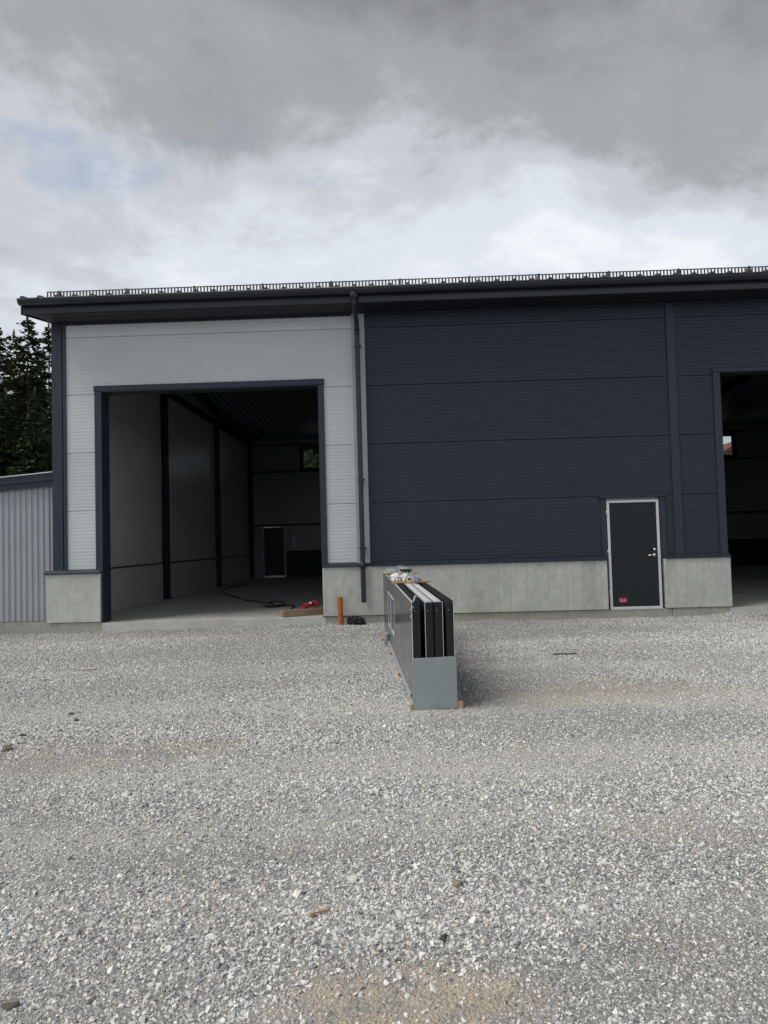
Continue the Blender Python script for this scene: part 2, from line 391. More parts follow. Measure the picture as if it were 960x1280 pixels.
LANES = [(-7.95, 0.030, 0.34, 0.75), (-6.15, -0.02, 0.40, 0.8), (-8.95, 0.05, 0.22, 0.5), (-4.2, -0.03, 0.30, 0.45), (-9.9, -0.04, 0.14, 0.35)]
def lane(x, y):
    """compacted wheel lanes running along the hall: 0 loose, 1 packed fines"""
    l = 0.0
    for y0, sl, wd, a in LANES:
        yc = y0 + sl * x + 0.16 * noise.noise(Vector((x * 0.6, y0, 5.5)))
        q = abs(y - yc) / (wd * (1.0 + 0.5 * noise.noise(Vector((x * 0.8, y0 * 3, 1.5)))))
        l = max(l, a * max(0.0, min(1.0, 1.5 - q)) * (0.75 + 0.5 * noise.noise(Vector((x * 1.3, y * 1.8, 8.0)))))
    return min(1.0, l)
def axis(lo, hi, step, far):
    a = []; p = lo
    while p < hi + 1e-6: a.append(p); p += step
    s = step; q = hi
    while q < far: s *= 1.5; q += s; a.append(q)
    s = step; q = lo
    while q > -far: s *= 1.5; q -= s; a.insert(0, q)
    return a
xs = axis(-12.0, 12.0, 0.12, 500); ys = axis(-14.0, 0.28, 0.12, 500)
mb = MB(); mb.v = [(x, y, gz(x, y)) for y in ys for x in xs]
nx = len(xs)
mb.f = [(j * nx + i, j * nx + i + 1, (j + 1) * nx + i + 1, (j + 1) * nx + i) for j in range(len(ys) - 1) for i in range(nx - 1)]
me = bpy.data.meshes.new('ground'); me.from_pydata(mb.v, [], mb.f)
a = me.attributes.new('dirt', 'FLOAT', 'POINT'); a.data.foreach_set('value', [max(dirt(x, y), 0.14 * lane(x, y)) if abs(x) < 14 and -15 < y < 1 else 0.0 for x, y, z in mb.v])
al_ = me.attributes.new('lane', 'FLOAT', 'POINT'); al_.data.foreach_set('value', [lane(x, y) if abs(x) < 14 and -15 < y < 1 else 0.0 for x, y, z in mb.v])
me.materials.append(MAT['ground'])
for p in me.polygons: p.use_smooth = True
ground = bpy.data.objects.new('ground', me); col.objects.link(ground); tag(ground, kind='structure')

# loose gravel: convex chips scattered over the yard
sx = axis(-11.5, 11.5, 0.16, 0); sy = [-12.6 + 0.16 * i for i in range(int(12.6 / 0.16))] + [-0.03]
gv = [(x, y, gz(x, y)) for y in sy for x in sx]; n_x = len(sx); gf = []
for j in range(len(sy) - 1):
    for i in range(n_x - 1):
        cx, cy = sx[i], sy[j]; d = cy - CAM.y
        if abs(cx) < 0.62 * d + 1.6: gf.append((j * n_x + i, j * n_x + i + 1, (j + 1) * n_x + i + 1, (j + 1) * n_x + i))
gm = bpy.data.meshes.new('gravel'); gm.from_pydata(gv, [], gf)
db, ds, dc = [], [], []
for x, y, z in gv:
    d = y - CAM.y
    k = noise.noise(Vector((x * 0.30, y * 0.95, 9.1))) + 0.5 * noise.noise(Vector((x * 0.9, y * 2.2, 2.2)))
    cz = max(0.0, min(1.0, 0.42 + 1.15 * k)); cov = 0.62 + 0.60 * cz
    if -4.2 < y < 0: cov = max(cov, 0.7)
    dd = dirt(x, y); ln_ = lane(x, y); cz *= (1 - 0.8 * ln_); cov *= max(0.1, 1.0 - 0.80 * dd) * (1 - 0.40 * ln_); dc.append((0.74 + 0.38 * cz) * (1 - 0.15 * max(0.0, min(1.0, (d - 5.0) / 5.0))))
    db.append(cov); ds.append(max(0.15, 1.0 - 0.72 * dd) * max(0.0, min(1.0, (9.5 - d) / 3.5)))
gm.attributes.new('big', 'FLOAT', 'POINT').data.foreach_set('value', db)
gm.attributes.new('small', 'FLOAT', 'POINT').data.foreach_set('value', ds)
gm.attributes.new('coarse', 'FLOAT', 'POINT').data.foreach_set('value', dc)
gm.materials.append(MAT['stone'])
gravel = bpy.data.objects.new('gravel', gm); col.objects.link(gravel)
tag(gravel, 'loose grey crushed granite gravel covering the whole yard', 'gravel', kind='stuff')
g = bpy.data.node_groups.new('scatter gravel', 'GeometryNodeTree')
g.interface.new_socket('Geometry', in_out='INPUT', socket_type='NodeSocketGeometry'); g.interface.new_socket('Geometry', in_out='OUTPUT', socket_type='NodeSocketGeometry')
gi = g.nodes.new('NodeGroupInput'); go = g.nodes.new('NodeGroupOutput')
chips = g.nodes.new('GeometryNodeJoinGeometry')
for i in range(9):
    pt = g.nodes.new('GeometryNodePoints'); pt.inputs['Count'].default_value = 15 + i % 4
    rv = g.nodes.new('FunctionNodeRandomValue'); rv.data_type = 'FLOAT_VECTOR'
    rv.inputs['Min'].default_value = (-1, -1, -1); rv.inputs['Max'].default_value = (1, 1, 1); rv.inputs['Seed'].default_value = 31 + i * 7
    g.links.new(rv.outputs[0], pt.inputs['Position'])
    ch = g.nodes.new('GeometryNodeConvexHull'); g.links.new(pt.outputs[0], ch.inputs[0])
    tr = g.nodes.new('GeometryNodeTransform'); tr.inputs['Scale'].default_value = (1.0, 0.70 + 0.05 * (i % 4), 0.55 + 0.08 * (i % 3)); g.links.new(ch.outputs[0], tr.inputs['Geometry'])
    sh = g.nodes.new('GeometryNodeSetShadeSmooth'); sh.inputs['Shade Smooth'].default_value = False; g.links.new(tr.outputs[0], sh.inputs[0])
    sm = g.nodes.new('GeometryNodeSetMaterial'); sm.inputs['Material'].default_value = MAT['stone']; g.links.new(sh.outputs[0], sm.inputs[0])
    ti = g.nodes.new('GeometryNodeGeometryToInstance'); g.links.new(sm.outputs[0], ti.inputs[0]); g.links.new(ti.outputs[0], chips.inputs[0])
outj = g.nodes.new('GeometryNodeJoinGeometry')
for attr, dens, smin, smax, pw, seed in (('big', 3300.0, 0.0058, 0.0172, 1.8, 3), ('small', 4200.0, 0.0035, 0.0085, 1.3, 11), ('big', 26.0, 0.017, 0.032, 1.8, 29)):
    dp = g.nodes.new('GeometryNodeDistributePointsOnFaces'); dp.distribute_method = 'RANDOM'; dp.inputs['Seed'].default_value = seed
    g.links.new(gi.outputs[0], dp.inputs[0])
    na = g.nodes.new('GeometryNodeInputNamedAttribute'); na.data_type = 'FLOAT'; na.inputs['Name'].default_value = attr
    mu = g.nodes.new('ShaderNodeMath'); mu.operation = 'MULTIPLY'; mu.inputs[1].default_value = dens
    g.links.new(na.outputs[0], mu.inputs[0]); g.links.new(mu.outputs[0], dp.inputs['Density'])
    ip = g.nodes.new('GeometryNodeInstanceOnPoints'); ip.inputs['Pick Instance'].default_value = True
    g.links.new(dp.outputs['Points'], ip.inputs['Points']); g.links.new(chips.outputs[0], ip.inputs['Instance'])
    r1 = g.nodes.new('FunctionNodeRandomValue'); r1.data_type = 'FLOAT_VECTOR'
    r1.inputs['Min'].default_value = (-0.8, -0.8, 0); r1.inputs['Max'].default_value = (0.8, 0.8, 6.283); r1.inputs['Seed'].default_value = seed + 1
    g.links.new(r1.outputs[0], ip.inputs['Rotation'])
    r2 = g.nodes.new('FunctionNodeRandomValue'); r2.data_type = 'FLOAT'; r2.inputs['Seed'].default_value = seed + 2
    pw_ = g.nodes.new('ShaderNodeMath'); pw_.operation = 'POWER'; pw_.inputs[1].default_value = pw
    ma = g.nodes.new('ShaderNodeMath'); ma.operation = 'MULTIPLY_ADD'; ma.inputs[1].default_value = smax - smin; ma.inputs[2].default_value = smin
    g.links.new(r2.outputs[1], pw_.inputs[0]); g.links.new(pw_.outputs[0], ma.inputs[0]); 
    nc = g.nodes.new('GeometryNodeInputNamedAttribute'); nc.data_type = 'FLOAT'; nc.inputs['Name'].default_value = 'coarse'
    mc = g.nodes.new('ShaderNodeMath'); mc.operation = 'MULTIPLY'; g.links.new(ma.outputs[0], mc.inputs[0]); g.links.new(nc.outputs[0], mc.inputs[1]); g.links.new(mc.outputs[0], ip.inputs['Scale'])
    g.links.new(ip.outputs[0], outj.inputs[0])
g.links.new(outj.outputs[0], go.inputs[0])
md = gravel.modifiers.new('scatter', 'NODES'); md.node_group = g

# ------------------------------------------------------------------ the hall
X0, X1, DEP = -6.6, 17.0, 16.9
OL, OR, OT = -5.67, -1.51, 4.525            # left opening
PL, PR = 6.04, 10.20                          # right opening
DL, DR, DT = 3.84, 4.80, 2.165                # side door frame
FZ, PT = 0.13, 1.075                          # floor level, plinth top
JZ = [1.13, 2.245, 3.36, 4.475, 5.59, 5.835]  # panel joints
hall = empty('industrial_hall', (0, 0, 0))
tag(hall, 'long dark grey and light grey panelled industrial hall with two open gateways', 'building')

RIB = 0.0656
def ribbed_panel(name, mat, rects, z0, z1):
    """face of one sandwich panel: fine horizontal grooves, chamfered long edges"""
    mb = MB()
    for x0, x1, a, b in rects:
        prof = []
        lo, hi = a, b
        zt = lo
        prof.append((0.008 if abs(lo - z0) < 1e-4 else 0.0, lo + (0.004 if abs(lo - z0) < 1e-4 else 0)))
        if abs(lo - z0) < 1e-4: prof.append((0.0, lo + 0.012))
        k = 1
        while z0 + k * RIB < hi - 0.02:
            z = z0 + k * RIB; k += 1
            if z < lo + 0.02: continue
            prof += [(0.0, z - 0.014), (0.0030, z - 0.005), (0.0030, z + 0.002), (0.0, z + 0.006)]
        if abs(hi - z1) < 1e-4: prof += [(0.0, hi - 0.012), (0.008, hi - 0.003)]
        else: prof.append((0.0, hi))
        for (y0, q0), (y1, q1) in zip(prof, prof[1:]):
            mb.quad((x0, y0, q0), (x1, y0, q0), (x1, y1, q1), (x0, y1, q1))
        mb.quad((x0, 0.018, lo), (x0, 0.018, hi), (x1, 0.018, hi), (x1, 0.018, lo))
    o = mb.build(name, mat, hall)
    for p in o.data.polygons:
        if p.normal.y > 0 and p.center.y < 0.017: p.flip()
    return o
TW = 0.13
# light field
LX0, LX1 = -6.355, -0.845
for i in range(5):
    z0, z1 = JZ[i], JZ[i + 1]
    if i < 3:
        ribbed_panel('wall_panel', 'light', [(LX0, OL - TW, z0, z1)], z0, z1)
        ribbed_panel('wall_panel', 'light', [(OR + TW - 0.02, LX1, z0, z1)], z0, z1)
    elif i == 3:
        ribbed_panel('wall_panel', 'light', [(LX0, OL - TW, z0, z1), (OL - TW, OR + TW - 0.02, OT + 0.11, z1), (OR + TW - 0.02, LX1, z0, z1)], z0, z1)
    else:
        ribbed_panel('wall_panel', 'light', [(LX0, LX1, z0, z1)], z0, z1)
# dark field between the joints
DX0, DX1, EX0 = -0.605, 5.085, 5.235
for i in range(5):
    z0, z1 = JZ[i], JZ[i + 1]
    if i == 0:
        ribbed_panel('wall_panel', 'dark', [(DX0, DL - 0.10, z0, z1), (DL - 0.10, DR + 0.11, DT + 0.06, z1), (DR + 0.11, DX1, z0, z1)], z0, z1)
    else:
        ribbed_panel('wall_panel', 'dark', [(DX0, DX1, z0, z1)], z0, z1)
    if i < 3:
        ribbed_panel('wall_panel', 'dark', [(EX0, PL - TW, z0, z1)], z0, z1)
        ribbed_panel('wall_panel', 'dark', [(PR + TW, 10.775, z0, z1)], z0, z1)
    elif i == 3:
        ribbed_panel('wall_panel', 'dark', [(EX0, PL - TW, z0, z1), (PL - TW, PR + TW, OT + 0.06, z1), (PR + TW, 10.775, z0, z1)], z0, z1)
    else:
        ribbed_panel('wall_panel', 'dark', [(EX0, 10.775, z0, z1)], z0, z1)
    ribbed_panel('wall_panel', 'dark', [(10.925, X1 - 0.25, z0, z1)], z0, z1)
# wall core behind the panels (no core in openings)
T = 0.20
def core(x0, x1, z0, z1): box('wall_core', 'inner', hall, x0, x1, 0.022, T, z0, z1)
core(X0 + 0.02, OL, PT, 5.86); core(OL, OR, OT, 5.86); core(OR, DL, PT, 5.86); core(DL, DR, DT, 5.86); core(DR, PL, PT, 5.86)
core(PL, PR, OT, 5.86); core(PR, X1 - 0.02, PT, 5.86)
# concrete plinths, each a cast piece
def plinth(x0, x1):
    o = MB().box(x0, x1, -0.075, T + 0.02, 0.145, PT - 0.012, 0.008).build('plinth', 'concrete', hall)
    f = MB().prism([(-0.105, PT - 0.022), (-0.105, PT + 0.004), (-0.02, PT + 0.052), (-0.002, PT + 0.052), (-0.002, PT - 0.010), (-0.098, PT - 0.010)], x0 - (0.03 if x0 < -6 else 0), x1 + 0.004).build('plinth_flashing', 'trim', hall)
    return o
plinth(-6.735, OL - 0.03); plinth(OR + 0.012, DL - 0.045); plinth(DR + 0.05, PL + 0.02); plinth(PR + 0.0, X1 + 0.1)
def footing(x0, x1, y0=-0.045): return box('footing', 'footing', hall, x0, x1, y0, 0.3, -0.5, 0.134)
footing(-6.70, OL - 0.012); footing(OR + 0.05, 4.96); footing(4.968, PL - 0.02, -0.052); footing(PR, X1 + 0.08)
# floor slab with slim sills at the gateways
box('floor_slab', 'floor', hall, X0 + 0.05, X1 - 0.05, 0.305, DEP - 0.05, -0.4, FZ)
box('gate_sill', 'floor', hall, OL - 0.011, OR + 0.049, -0.055, 0.303, -0.45, FZ - 0.003)
box('gate_sill', 'floor', hall, PL - 0.019, PR - 0.001, -0.055, 0.303, -0.45, FZ - 0.003)
# gateway surrounds
def surround(x0, x1, zt, top, tw):
    for sx0, sx1 in ((x0 - tw, x0 + 0.004), (x1 - 0.004, x1 + tw - (0.02 if x1 < 0 else 0))):
        box('gate_jamb', 'trim', hall, sx0, sx1, -0.03, 0.02, PT + 0.03, zt + 0.0, ch=0.004)
    box('gate_head', 'trim', hall, x0 - tw - 0.008, x1 + tw + (0.008 if x1 > 0 else -0.012), -0.042, 0.02, zt + 0.002, zt + top, ch=0.004)
    for sx0, sx1, s in ((x0 - 0.03, x0 + 0.002, 1), (x1 - 0.002, x1 + 0.03, -1)):
        box('gate_reveal', 'trim', hall, sx0, sx1, -0.028, T + 0.14, FZ - 0.04, zt)
    box('gate_reveal', 'trim', hall, x0, x1, -0.028, T + 0.1, zt - 0.012, zt + 0.001)
surround(OL, OR, OT, 0.108, TW); surround(PL, PR, OT, 0.06, TW)
# corner and joint covers
MB().prism([(X0, -0.012), (X0 + 0.165, -0.012), (X0 + 0.175, 0.004), (X0 + 0.185, 0.004), (X0 + 0.195, -0.026), (X0 + 0.25, -0.026), (X0 + 0.25, 0.015), (X0 - 0.001, 0.3), (X0 - 0.03, 0.3), (X0 - 0.03, -0.012)], PT + 0.03, 5.95, 'z').build('corner_trim', 'trim', hall)
MB().prism([(X1 - 0.26, -0.012), (X1 + 0.03, -0.012), (X1 + 0.03, 0.3), (X1, 0.3), (X1 - 0.26, 0.015)], PT + 0.03, 5.95, 'z').build('corner_trim', 'trim', hall)
box('joint_cover', 'ltrim', hall, -0.85, -0.60, -0.028, 0.016, PT + 0.035, 5.86, ch=0.006)
for cx in (5.16, 10.85): box('joint_cover', 'trim', hall, cx - 0.08, cx + 0.08, -0.03, 0.016, PT + 0.035, 5.86, ch=0.008)
box('frieze', 'trim', hall, X0 + 0.2, X1 - 0.2, -0.014, 0.016, 5.837, 6.04)
# eave soffit (boards run along the facade), fascia
SL = 0.16                                      # roof slope
def rz(y): return 6.17 + SL * (y + 0.62)
for k in range(5):
    y0 = -0.585 + k * 0.118
    box('soffit_board', 'soffit', hall, X0 + 0.0, X1 + 0.0, y0 + 0.002, y0 + 0.116, 5.868 + (k % 2) * 0.003, 5.892)
box('fascia', 'gutter', hall, -6.865, X1 + 0.33, -0.612, -0.586, 5.875, 6.11, ch=0.004)
for xe in (X0 - 0.016, X1 + 0.001):
    MB().prism([(-0.585, 5.870), (-0.002, 5.870), (-0.002, 6.02), (-0.585, 5.925)], xe, xe + 0.015).build('eave_return', 'trim', hall)
# gable overhang: barge board + soffit, both sides, front and back slope
RID = DEP / 2
for xa, xb, xo in ((-6.868, -6.617, -6.887), (X1 + 0.017, X1 + 0.33, X1 + 0.332)):
    MB().prism([(-0.583, 5.904), (RID, 5.90 + SL * (RID + 0.612)), (RID, 5.93 + SL * (RID + 0.612)), (-0.583, 5.934)], xa, xb).build('gable_soffit', 'soffit', hall)
    MB().prism([(-0.63, 5.862), (RID, 5.862 + SL * (RID + 0.63)), (RID, 6.14 + SL * (RID + 0.63)), (-0.63, 6.14)], xo, xo + 0.018).build('barge_board', 'trim', hall)
    MB().prism([(DEP + 0.63, 5.862), (RID, 5.862 + SL * (RID + 0.63)), (RID, 6.14 + SL * (RID + 0.63)), (DEP + 0.63, 6.14)], xo, xo + 0.018).build('barge_board', 'trim', hall)
# roof: ribbed steel sheet on both slopes
def roof_slope(sgn):
    mb = MB(); xa, xb = -6.90, X1 + 0.36
    ya, yb = (-0.66, RID) if sgn > 0 else (DEP + 0.66, RID)
    prof = []; x = xa
    pitch = 0.322
    while x < xb - 0.3:
        prof += [(x, 0.0), (x + 0.025, 0.036), (x + 0.075, 0.036), (x + 0.10, 0.0)]; x += pitch
    prof.append((xb, 0.0))
    za = rz(-0.66); zb = rz(RID)
    n = len(prof); i0 = len(mb.v)
    mb.v += [(x, ya, za + h) for x, h in prof] + [(x, yb, zb + h) for x, h in prof]
    mb.f += [(k, k + 1, n + k + 1, n + k) for k in range(n - 1)]
    # underside and the closed eave edge
    j = len(mb.v)
    mb.v += [(xa, ya, za - 0.03), (xb, ya, za - 0.03), (xb, yb, zb - 0.03), (xa, yb, zb - 0.03)]
    mb.f.append((j, j + 1, j + 2, j + 3))
    for k in range(n - 1): 
        q = len(mb.v); mb.v += [(prof[k][0], ya, za + prof[k][1]), (prof[k + 1][0], ya, za + prof[k + 1][1]), (prof[k + 1][0], ya, za - 0.03), (prof[k][0], ya, za - 0.03)]; mb.f.append((q, q + 1, q + 2, q + 3))
    mb.quad((xa, ya, za - 0.03), (xa, ya, za), (xa, yb, zb), (xa, yb, zb - 0.03))
    return mb.build('roof_sheet', 'roof', hall)
roof_slope(1); roof_slope(-1)
MB().prism([(RID - 0.25, rz(RID - 0.25) + 0.045), (RID, rz(RID) + 0.06), (RID + 0.25, rz(RID - 0.25) + 0.045), (RID, rz(RID) + 0.03)], -6.97, X1 + 0.36).build('ridge_cap', 'roof', hall)
# gutter: half-round trough with a rolled front bead and brackets
gy, gzc, gr = -0.705, 6.095, 0.082
prof = [(gy + gr * math.cos(a), gzc + gr * 1.12 * math.sin(a)) for a in [math.pi + math.pi * k / 10 for k in range(11)]]
prof += [(y * 1.0 + (0.004 if y < gy else -0.004), z + 0.003) for y, z in prof[::-1]]
gut = MB().prism(prof, -6.875, X1 + 0.38).build('gutter', 'gutter', hall)
MB().tube([(-6.875, gy - gr, gzc + 0.006), (X1 + 0.38, gy - gr, gzc + 0.006)], 0.011, 8).build('gutter_bead', 'gutter', gut, True)
for xe in (-6.875, X1 + 0.378):
    MB().prism([(gy + gr * math.cos(a), gzc + gr * 1.12 * math.sin(a)) for a in [math.pi + math.pi * k / 10 for k in range(11)]], xe, xe + 0.003).build('gutter_end', 'gutter', gut)
x = -6.5
while x < X1:
    MB().box(x - 0.012, x + 0.012, gy - gr - 0.012, gy + gr, gzc + 0.014, gzc + 0.020).build('gutter_bracket', 'gutter', gut); x += 1.08
# downpipe
dx = -0.735
dpipe = MB().tube([(dx - 0.01, -0.70, 5.90), (dx - 0.01, -0.70, 5.84), (dx - 0.006, -0.62, 5.78), (dx, -0.24, 5.64), (dx, -0.155, 5.57), (dx, -0.15, 5.45), (dx, -0.15, 0.395)], 0.046, 16).build('downpipe', 'gutter', hall, True)
smooth_by_angle(dpipe)
MB().tube([(dx - 0.01, -0.70, 6.03), (dx - 0.01, -0.70, 5.97), (dx - 0.01, -0.70, 5.885)], [0.085, 0.078, 0.052], 16).build('outlet', 'gutter', dpipe, True)
MB().tube([(dx, -0.15, 1.14), (dx, -0.15, 1.02)], 0.051, 16).build('socket', 'gutter', dpipe, True)
MB().tube([(dx, -0.152, 5.52), (dx, -0.152, 5.42)], 0.051, 16).build('socket', 'gutter', dpipe, True)
for z in (5.2, 2.68, 1.40):
    MB().box(dx - 0.055, dx + 0.055, -0.20, -0.02, z - 0.014, z + 0.014, 0.003).build('pipe_bracket', 'gutter', dpipe)
    MB().box(dx + 0.05, dx + 0.075, -0.165, -0.14, z - 0.02, z + 0.02).build('pipe_screw', 'gutter', dpipe)
# snow guard along the eave
sg_y = -0.30; sz = rz(sg_y)
sgd = MB().tube([(-6.56, sg_y, sz + 0.165), (X1 + 0.1, sg_y, sz + 0.165)], 0.010, 6).build('snow_guard', 'roof', hall)
MB().tube([(-6.56, sg_y, sz + 0.062), (X1 + 0.1, sg_y, sz + 0.062)], 0.008, 6).build('bottom_rail', 'roof', sgd)
mb = MB(); x = -6.55
while x < X1 + 0.1:
    mb.box(x - 0.013, x + 0.013, sg_y - 0.004, sg_y + 0.004, sz + 0.06, sz + 0.172); x += 0.062
tag(mb.build('grille_bars', 'roof', sgd), kind='stuff')
x = -6.35; k = 0
while x < X1:
    MB().prism([(sg_y - 0.05, sz + 0.03), (sg_y - 0.012, sz + 0.185), (sg_y + 0.012, sz + 0.185), (sg_y + 0.28, sz + 0.075), (sg_y + 0.28, sz + 0.045)], x - 0.004, x + 0.03).build('bracket', 'roof', sgd); x += 1.288
# ---- side walls, back wall, ceiling, columns
box('gable_wall', 'sheet_lit', hall, X0 + 0.02, X0 + 0.15, T + 0.001, DEP - 0.2, FZ, 6.0)
box('gable_wall', 'sheet_lit', hall, X1 - 0.15, X1 - 0.02, T + 0.001, DEP - 0.2, FZ, 6.0)
for xa, xb in ((X0, X0 + 0.019), (X1 - 0.019, X1)):
    MB().prism([(0.302, PT), (DEP, PT), (DEP, 6.0), (RID, 6.0 + SL * RID), (0.302, 6.0)], xa, xb).build('gable_cladding', 'light', hall)
    box('gable_plinth', 'concrete', hall, xa - 0.06, xb + 0.05, 0.302, DEP, -0.3, PT)
# interior plinth upstand along the gable and its cover strip
box('inner_plinth', 'sheet_lit', hall, X0 + 0.1505, X0 + 0.19, T + 0.05, DEP - 0.202, FZ, 1.07)
box('inner_plinth_strip', 'steel', hall, X0 + 0.1505, X0 + 0.20, T + 0.05, DEP - 0.202, 1.07, 1.105)
XI = X0 + 0.15
for z in JZ[1:5]: box('inner_panel_joint', 'sheet_shaded', hall, XI - 0.004, XI + 0.001, T + 0.03, DEP - 0.21, z - 0.002, z + 0.002)
def steel_column(x, y, w=0.15, d=0.15, rotate=False):
    """H section standing by a wall"""
    mb = MB(); tf, tw = 0.016, 0.012
    if not rotate: # flanges parallel to the yz wall
        mb.box(x, x + tf, y - w / 2, y + w / 2, FZ, 5.9); mb.box(x + d - tf, x + d, y - w / 2, y + w / 2, FZ, 5.9); mb.box(x + tf, x + d - tf, y - tw / 2, y + tw / 2, FZ, 5.9)
    else:
        mb.box(x - w / 2, x + w / 2, y, y + tf, FZ, 5.85); mb.box(x - w / 2, x + w / 2, y + d - tf, y + d, FZ, 5.85); mb.box(x - tw / 2, x + tw / 2, y + tf, y + d - tf, FZ, 5.85)
    o = mb.build('steel_column', 'steel', hall)
    MB().box(x - (0.02 if not rotate else w / 2 + .02), x + (d + 0.03 if not rotate else w / 2 + .02), y - (w / 2 + .02 if not rotate else 0.02), y + (w / 2 + .02 if not rotate else d + .02), FZ, FZ + 0.02).build('base_plate', 'steel', o)
for y in (5.62, 11.1): steel_column(XI + 0.045, y)
steel_column(XI + 0.045, DEP - 0.36)
for x in (-0.6, 5.15, 10.85):
    steel_column(x, T + 0.01, rotate=True); steel_column(x, DEP - 0.5, rotate=True)
# cross bracing rods on the gable between the columns
for za, zb in ((1.0, 5.6), (5.6, 1.0)):
    MB().tube([(XI + 0.16, 5.6, za), (XI + 0.16, 10.9, zb)], 0.007, 6).build('brace_rod', 'zinc', hall)
box('gable_rail', 'steel', hall, XI + 0.001, XI + 0.10, T + 0.02, DEP - 0.21, 5.72, 5.90)
# ceiling: ribbed sheet, two slopes, on rafters
def ceiling(ya, yb, za, zb):
    mb = MB(); x = X0 + 0.1; prof = []
    while x < X1 - 0.3: prof += [(x, 0.0), (x + 0.03, -0.045), (x + 0.11, -0.045), (x + 0.14, 0.0)]; x += 0.21
    prof.append((X1 - 0.1, 0)); n = len(prof)
    mb.v = [(x, ya, za + h) for x, h in prof] + [(x, yb, zb + h) for x, h in prof]; mb.f = [(k, k + 1, n + k + 1, n + k) for k in range(n - 1)]
    return mb.build('ceiling_sheet', 'ceil', hall)
ceiling(T, RID, 5.98, 6.55); ceiling(DEP - 0.1, RID, 5.98, 6.55)
for x in (XI + 0.16, -0.6, 5.15, 10.85):
    for ya, yb in ((T + 0.05, RID), (DEP - 0.3, RID)):
        MB().prism([(ya, 5.70), (yb, 6.27), (yb, 6.49), (ya, 5.92)], x - 0.07, x + 0.07).build('rafter', 'steel', hall)
# back wall with two windows and a door
BW = DEP - 0.2
WINS = [(-4.13, -2.93, 4.66, 5.60), (12.84, 14.04, 4.69, 5.60)]
BD = (-5.90, -4.94, 2.29)
def bw(x0, x1, z0, z1): box('back_wall', 'sheet_shaded', hall, x0, x1, BW, DEP - 0.02, z0, z1)
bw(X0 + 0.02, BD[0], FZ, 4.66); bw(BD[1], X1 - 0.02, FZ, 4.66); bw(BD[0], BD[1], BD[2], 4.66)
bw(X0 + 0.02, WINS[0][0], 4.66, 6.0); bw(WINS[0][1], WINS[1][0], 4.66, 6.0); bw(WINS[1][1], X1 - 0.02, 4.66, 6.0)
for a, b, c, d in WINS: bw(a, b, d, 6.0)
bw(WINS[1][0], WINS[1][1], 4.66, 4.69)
box('back_plinth', 'soffit', hall, BD[1] + 0.06, X1 - 0.16, BW - 0.04, BW - 0.001, FZ, 1.22)  # near-black paint puts the shade at the wall foot into the plinth
for z, h in ((4.60, 0.05), (2.345, 0.06)): box('wall_girt', 'steel', hall, X0 + 0.16, X1 - 0.16, BW - 0.10, BW - 0.002, z - h, z + 0.02)
box('eave_beam', 'steel', hall, X0 + 0.16, X1 - 0.16, BW - 0.14, BW - 0.002, 5.70, 5.74)
box('switch_box', 'annex', hall, -4.62, -4.50, BW - 0.05, BW - 0.002, 1.35, 1.85, ch=0.008)
for a, b, c, d in WINS:
    wf = MB(); s = 0.06
    wf.box(a, b, BW + 0.03, BW + 0.10, c, c + s); wf.box(a, b, BW + 0.03, BW + 0.10, d - s, d); wf.box(a, a + s, BW + 0.03, BW + 0.10, c + s, d - s); wf.box(b - s, b, BW + 0.03, BW + 0.10, c + s, d - s)
    wo_ = wf.build('window', 'steel', hall); MB().box(a + s, b - s, BW + 0.06, BW + 0.066, c + s, d - s).build('pane', 'glass', wo_)
    cs = MB(); q = 0.10
    cs.box(a - q, b + q, BW - 0.025, BW - 0.001, c - q * 0.3, c); cs.box(a - q, b + q, BW - 0.025, BW - 0.001, d, d + q * .6); cs.box(a - q, a, BW - 0.025, BW - 0.001, c, d); cs.box(b, b + q, BW - 0.025, BW - 0.001, c, d)
    cs.build('casing', 'steel', wo_)
def door(x0, x1, zt, y, zb, face, fm, lm, s=0.055, hinge_left=True, inside=False):
    """aluminium framed steel door; face = -1 towards the yard"""
    f = MB(); y0, y1 = y - 0.03, y + 0.06
    f.box(x0, x0 + s, y0, y1, zb, zt, 0.004); f.box(x1 - s, x1, y0, y1, zb, zt, 0.004); f.box(x0 + s, x1 - s, y0, y1, zt - s, zt, 0.004); f.box(x0 + s, x1 - s, y0, y1, zb, zb + 0.035, 0.004)
    d = empty('door', (0, 0, 0)); d.parent = hall
    f.build('frame', fm, d)
    MB().box(x0 + s + 0.004, x1 - s - 0.004, y - 0.012, y + 0.04, zb + 0.04, zt - s - 0.004, 0.004).build('leaf', lm, d)
    hx = x1 - s - 0.055 if hinge_left else x0 + s + 0.055; sg = -1 if hinge_left else 1; hz = zb + 0.98
    h = MB().tube([(hx, y - 0.012, hz), (hx, y - 0.065, hz)], 0.011, 8)
    h.tube([(hx - sg * 0.01, y - 0.062, hz), (hx + sg * 0.135, y - 0.062, hz)], 0.010, 8); h.tube([(hx, y - 0.012, hz), (hx, y - 0.02, hz)], 0.027, 12)
    h.build('handle', 'chrome', d, True)
    MB().tube([(hx, y - 0.01, hz + 0.105), (hx, y - 0.03, hz + 0.105)], 0.024, 12).build('lock', 'chrome', d, True)
    return d
sd_ = door(DL, DR, DT, 0.0, 0.15, -1, 'alu', 'doorleaf', s=0.047)
tag(sd_, 'black side door in a silver frame beside the right gateway')
for z in (0.45, 1.2, 1.93): MB().tube([(DL - 0.004, -0.034, z - 0.05), (DL - 0.004, -0.034, z + 0.05)], 0.011, 8).build('hinge', 'alu', sd_, True)
MB().box(DL, DR, -0.055, 0.06, 0.1365, 0.1495).build('threshold', 'alu', sd_)
